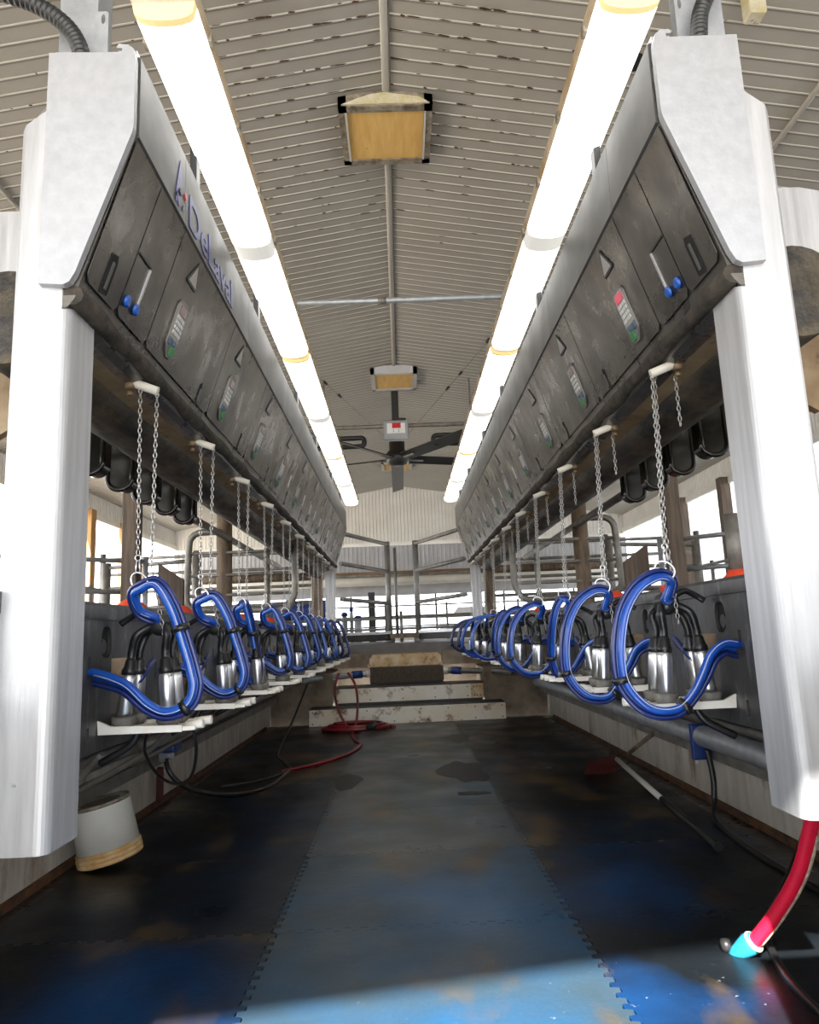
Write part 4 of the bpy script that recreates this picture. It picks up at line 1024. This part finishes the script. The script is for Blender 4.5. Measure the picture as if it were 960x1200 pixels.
# ------------------------------------------------------------------ ceiling things
def ridge_box(y0,y1,i):
    lab = ['ochre board panel in a grimy frame on the ridge, nearest and largest','ochre board panel in a pale frame on the ridge, above the fan rod','ochre board panel on the ridge beyond the fan'][i]
    t = thing('ridge_panel',lab,'ceiling panel',(.02,y0,3.06),'ochre panels on the ridge')
    x0,x1 = -.26,.305; z = 3.10; w = .05
    MB().box((x0+w,y0+w,z+.01),(x1-w,y1-w,z+.03)).build('board','orange',t)
    fr = MB()
    for a,b in (((x0,y0,z),(x1,y0+w,z+.10)),((x0,y1-w,z),(x1,y1,z+.10)),((x0,y0,z),(x0+w,y1,z+.10)),((x1-w,y0,z),(x1,y1,z+.10))): fr.box(a,b)
    fr.build('frame','frame_dirty' if i==0 else 'header',t)
    for a in (x0+w*.75,x1-w*1.0): MB().box((a,y0+w,z-.006),(a+.012,y1-w,z+.02)).build('inner_trim','ceil_line',t)
    if i == 0: MB().prism([(x0+.12,y0-.012,z+.05),(x0+.2,y0-.012,z+.075),(.02,y0-.012,z+.085),(x1-.2,y0-.012,z+.07),(x1-.08,y0-.012,z+.05),(x1-.02,y0-.012,z+.01),(x0+.02,y0-.012,z+.01)],(0,.014,0)).build('foam_seal','foam',t)
ridge_box(3.84,4.38,0); ridge_box(8.28,8.90,1); ridge_box(12.9,13.5,2)
for y,z,i,r in ((4.93,2.40,0,.022),(8.2,2.42,1,.026)):
    x = (RIDGE-z-.03)/SL
    t = thing('cross_pipe',['grey pipe crossing under the ceiling nearer the camera','dark pipe crossing the ceiling at the fan, carrying the display'][i],'pipe',(0,y,z),'pipes crossing under the ceiling')
    MB().tube([(-4.2,y,z),(4.2,y,z)],r,12).build('pipe',['galv','galv_dark'][i],t)
    for q in (-3,-1.5,-.05,1.5,3): MB().tube([(q-.03,y,z),(q+.03,y,z)],r*1.25,12).build('coupling','galv_dark',t)
    for q in (-3,-1.5,1.5,3): MB().tube([(q,y,z),(q,y,roof(q))],.008,6).build('hanger_rod','galv_dark',t)
# hairpin heater tubes
for s in (-1,1):
    t = thing('hairpin_heater','dark hairpin tube hanging just below the far ceiling pipe on the %s'%SIDE[s],'heater tube',(XC+s*.8,8.35,2.3),'hairpin tubes by the fan')
    xa = -.36 if s<0 else .47; xb = -1.3 if s<0 else 1.4
    MB().tube(bent([(xb,8.45,2.36),(xa,8.45,2.36),(xa,8.45,2.26),(xb,8.45,2.24)]),.03,8).build('tube','blackpl',t)
    MB().tube([((xa+xb)/2,8.45,2.36),((xa+xb)/2,8.45,roof((xa+xb)/2))],.01,6).build('hanger','galv_dark',t)
# display
t = thing('display_box','grey box with red digit window and white panels below the far ceiling pipe','display',(.03,8.1,2.26))
MB().rbox((-.12,8.12,2.23),(.17,8.19,2.47),.015).build('housing','greybody',t)
MB().box((-.08,8.112,2.31),(.13,8.12,2.43)).build('face','board',t)
MB().box((-.02,8.106,2.37),(.08,8.113,2.43)).build('digit_window','led',t)
mb = MB()
for x in (-.005,.055): mb.box((x-.006,8.104,2.398),(x+.006,8.107,2.404)); mb.box((x-.004,8.104,2.325),(x+.004,8.111,2.335)); mb.box((x-.004,8.104,2.345),(x+.004,8.111,2.352))
mb.build('marks','blackpl',t)
# fan
t = thing('ceiling_fan','large dark industrial ceiling fan with long narrow blades under the ridge','fan',(.03,9.1,2.25))
MB().box((-.02,9.06,2.45),(.07,9.14,3.15)).build('down_rod','blackpl',t)
MB().rbox((.05,9.05,2.5),(.16,9.16,2.78),.01).build('junction_box','blackpl',t)
MB().lathe([(.06,-.12),(.12,-.09),(.15,-.03),(.15,.04),(.10,.09),(.10,.2),(.05,.24)],(.03,9.1,2.27),24).build('motor','blackpl',t)
for k in range(5):
    a = math.radians(90+72*k); d = Vector((math.cos(a),math.sin(a),0)); n_ = Vector((-d.y,d.x,0))
    c = Vector((.03,9.1,2.24)); tilt = -.05
    r0,r1,w = .18,2.05,.085
    pts = [c+d*r0-n_*w+Vector((0,0,-tilt*w/.085*.5)),c+d*r1-n_*w+Vector((0,0,-tilt*.5)),c+d*r1+n_*w+Vector((0,0,tilt*.5)),c+d*r0+n_*w+Vector((0,0,tilt*.5))]
    MB().prism(pts,(0,0,.014)).build('blade','blackpl',t)
    MB().tube([c,c+d*.35],.02,8).build('blade_arm','galv_dark',t)
for k,(a,b) in enumerate((((-1.05,7.4),(-.05,9.0)),((1.05,7.2),(.1,9.0)))):
    t2 = thing('guy_wire','thin fan guy wire with turnbuckles slanting to the ceiling on the %s'%('left' if k==0 else 'right'),'wire',(a[0],a[1],3.0),'fan guy wires')
    p = Vector((a[0],a[1],roof(a[0])-.005)); q = Vector((b[0],b[1],2.45))
    MB().tube([p,q],.004,5).build('wire','galv_dark',t2)
    for w in (.28,.42): MB().tube([p.lerp(q,w),p.lerp(q,w+.03)],.016,6).build('turnbuckle','blackpl',t2)
    MB().tube([p,p.lerp(q,.03)],.025,6).build('anchor','blackpl',t2)
# vent plug near the right lights
o = MB().lathe([(.05,0),(.055,.01),(.055,.03)],(1.37,3.42,roof(1.37)-.025),20).build('vent_plug','void'); tag(o,'round black plug in the ceiling beside the right strip light','vent')
# conduit strips on ceiling far right / left
for s,y0 in ((1,3.2),(-1,2.2)):
    x = 2.35*s; tag(MB().tube([(x,y0-2.5,roof(x)-.014),(x,y0+4,roof(x)-.014)],.016,8).build('ceiling_conduit','ceil'),'painted conduit running along the ceiling past the %s cabinet'%SIDE[s],'conduit','painted ceiling conduits')
t = thing('spot_bracket','small rusty ceiling bracket beyond the near right post','bracket',(1.75,2.9,2.8))
MB().rbox((1.70,2.86,2.74),(1.78,2.94,2.94),.01).build('body','foam',t)
# floor puddle: wet patches
def blob(cx_,cy_,rx,ry,seed):
    rnd = random.Random(seed); ph = [rnd.uniform(0,6) for _ in range(4)]
    return [(cx_+rx*math.cos(a)*(1+.18*math.sin(3*a+ph[0])+.1*math.sin(5*a+ph[1])),cy_+ry*math.sin(a)*(1+.15*math.sin(2*a+ph[2])+.1*math.sin(7*a+ph[3])),Z0+.0142) for a in [2*PI*k/40 for k in range(40)]]
M['water'] = mat('standing_water', (.004,.005,.006), .4, spec=.15)
for k,(x,y,rx,ry) in enumerate(((.42,5.5,.17,.42),(-.42,5.3,.10,.25),(.50,7.2,.12,.3),(.40,4.75,.10,.06))):
    tag(MB().prism(blob(x,y,rx,ry,k),(0,0,.0012)).build('puddle','water'),['wide dark wet patch on the right seam of the mats','narrow dark wet patch on the left seam of the mats','long wet patch near the steps on the right seam','little wet patch just before the wide dark one'][k],'puddle','puddles on the mats')

# ------------------------------------------------------------------ light
w = bpy.data.worlds.new('world'); bpy.context.scene.world = w; w.use_nodes = True
bg = w.node_tree.nodes['Background']; bg.inputs[0].default_value = (.93,.96,1,1); bg.inputs[1].default_value = 4.0
sun = bpy.data.lights.new('sun','SUN'); sun.energy = 24; sun.angle = math.radians(.8); sun.color = (1,.97,.92)
so = bpy.data.objects.new('sun',sun); C.objects.link(so)
el = math.radians(39.1); az = math.radians(15)
d = Vector((math.sin(az)*math.cos(el), math.cos(az)*math.cos(el), -math.sin(el)))
so.rotation_euler = d.to_track_quat('-Z','Y').to_euler(); so.location = (0,-6,6)
sc = bpy.context.scene
sc.view_settings.view_transform = 'Standard'; sc.view_settings.look = 'None'; sc.view_settings.gamma = 1
sc.view_settings.use_curve_mapping = False; sc.view_settings.exposure = .55
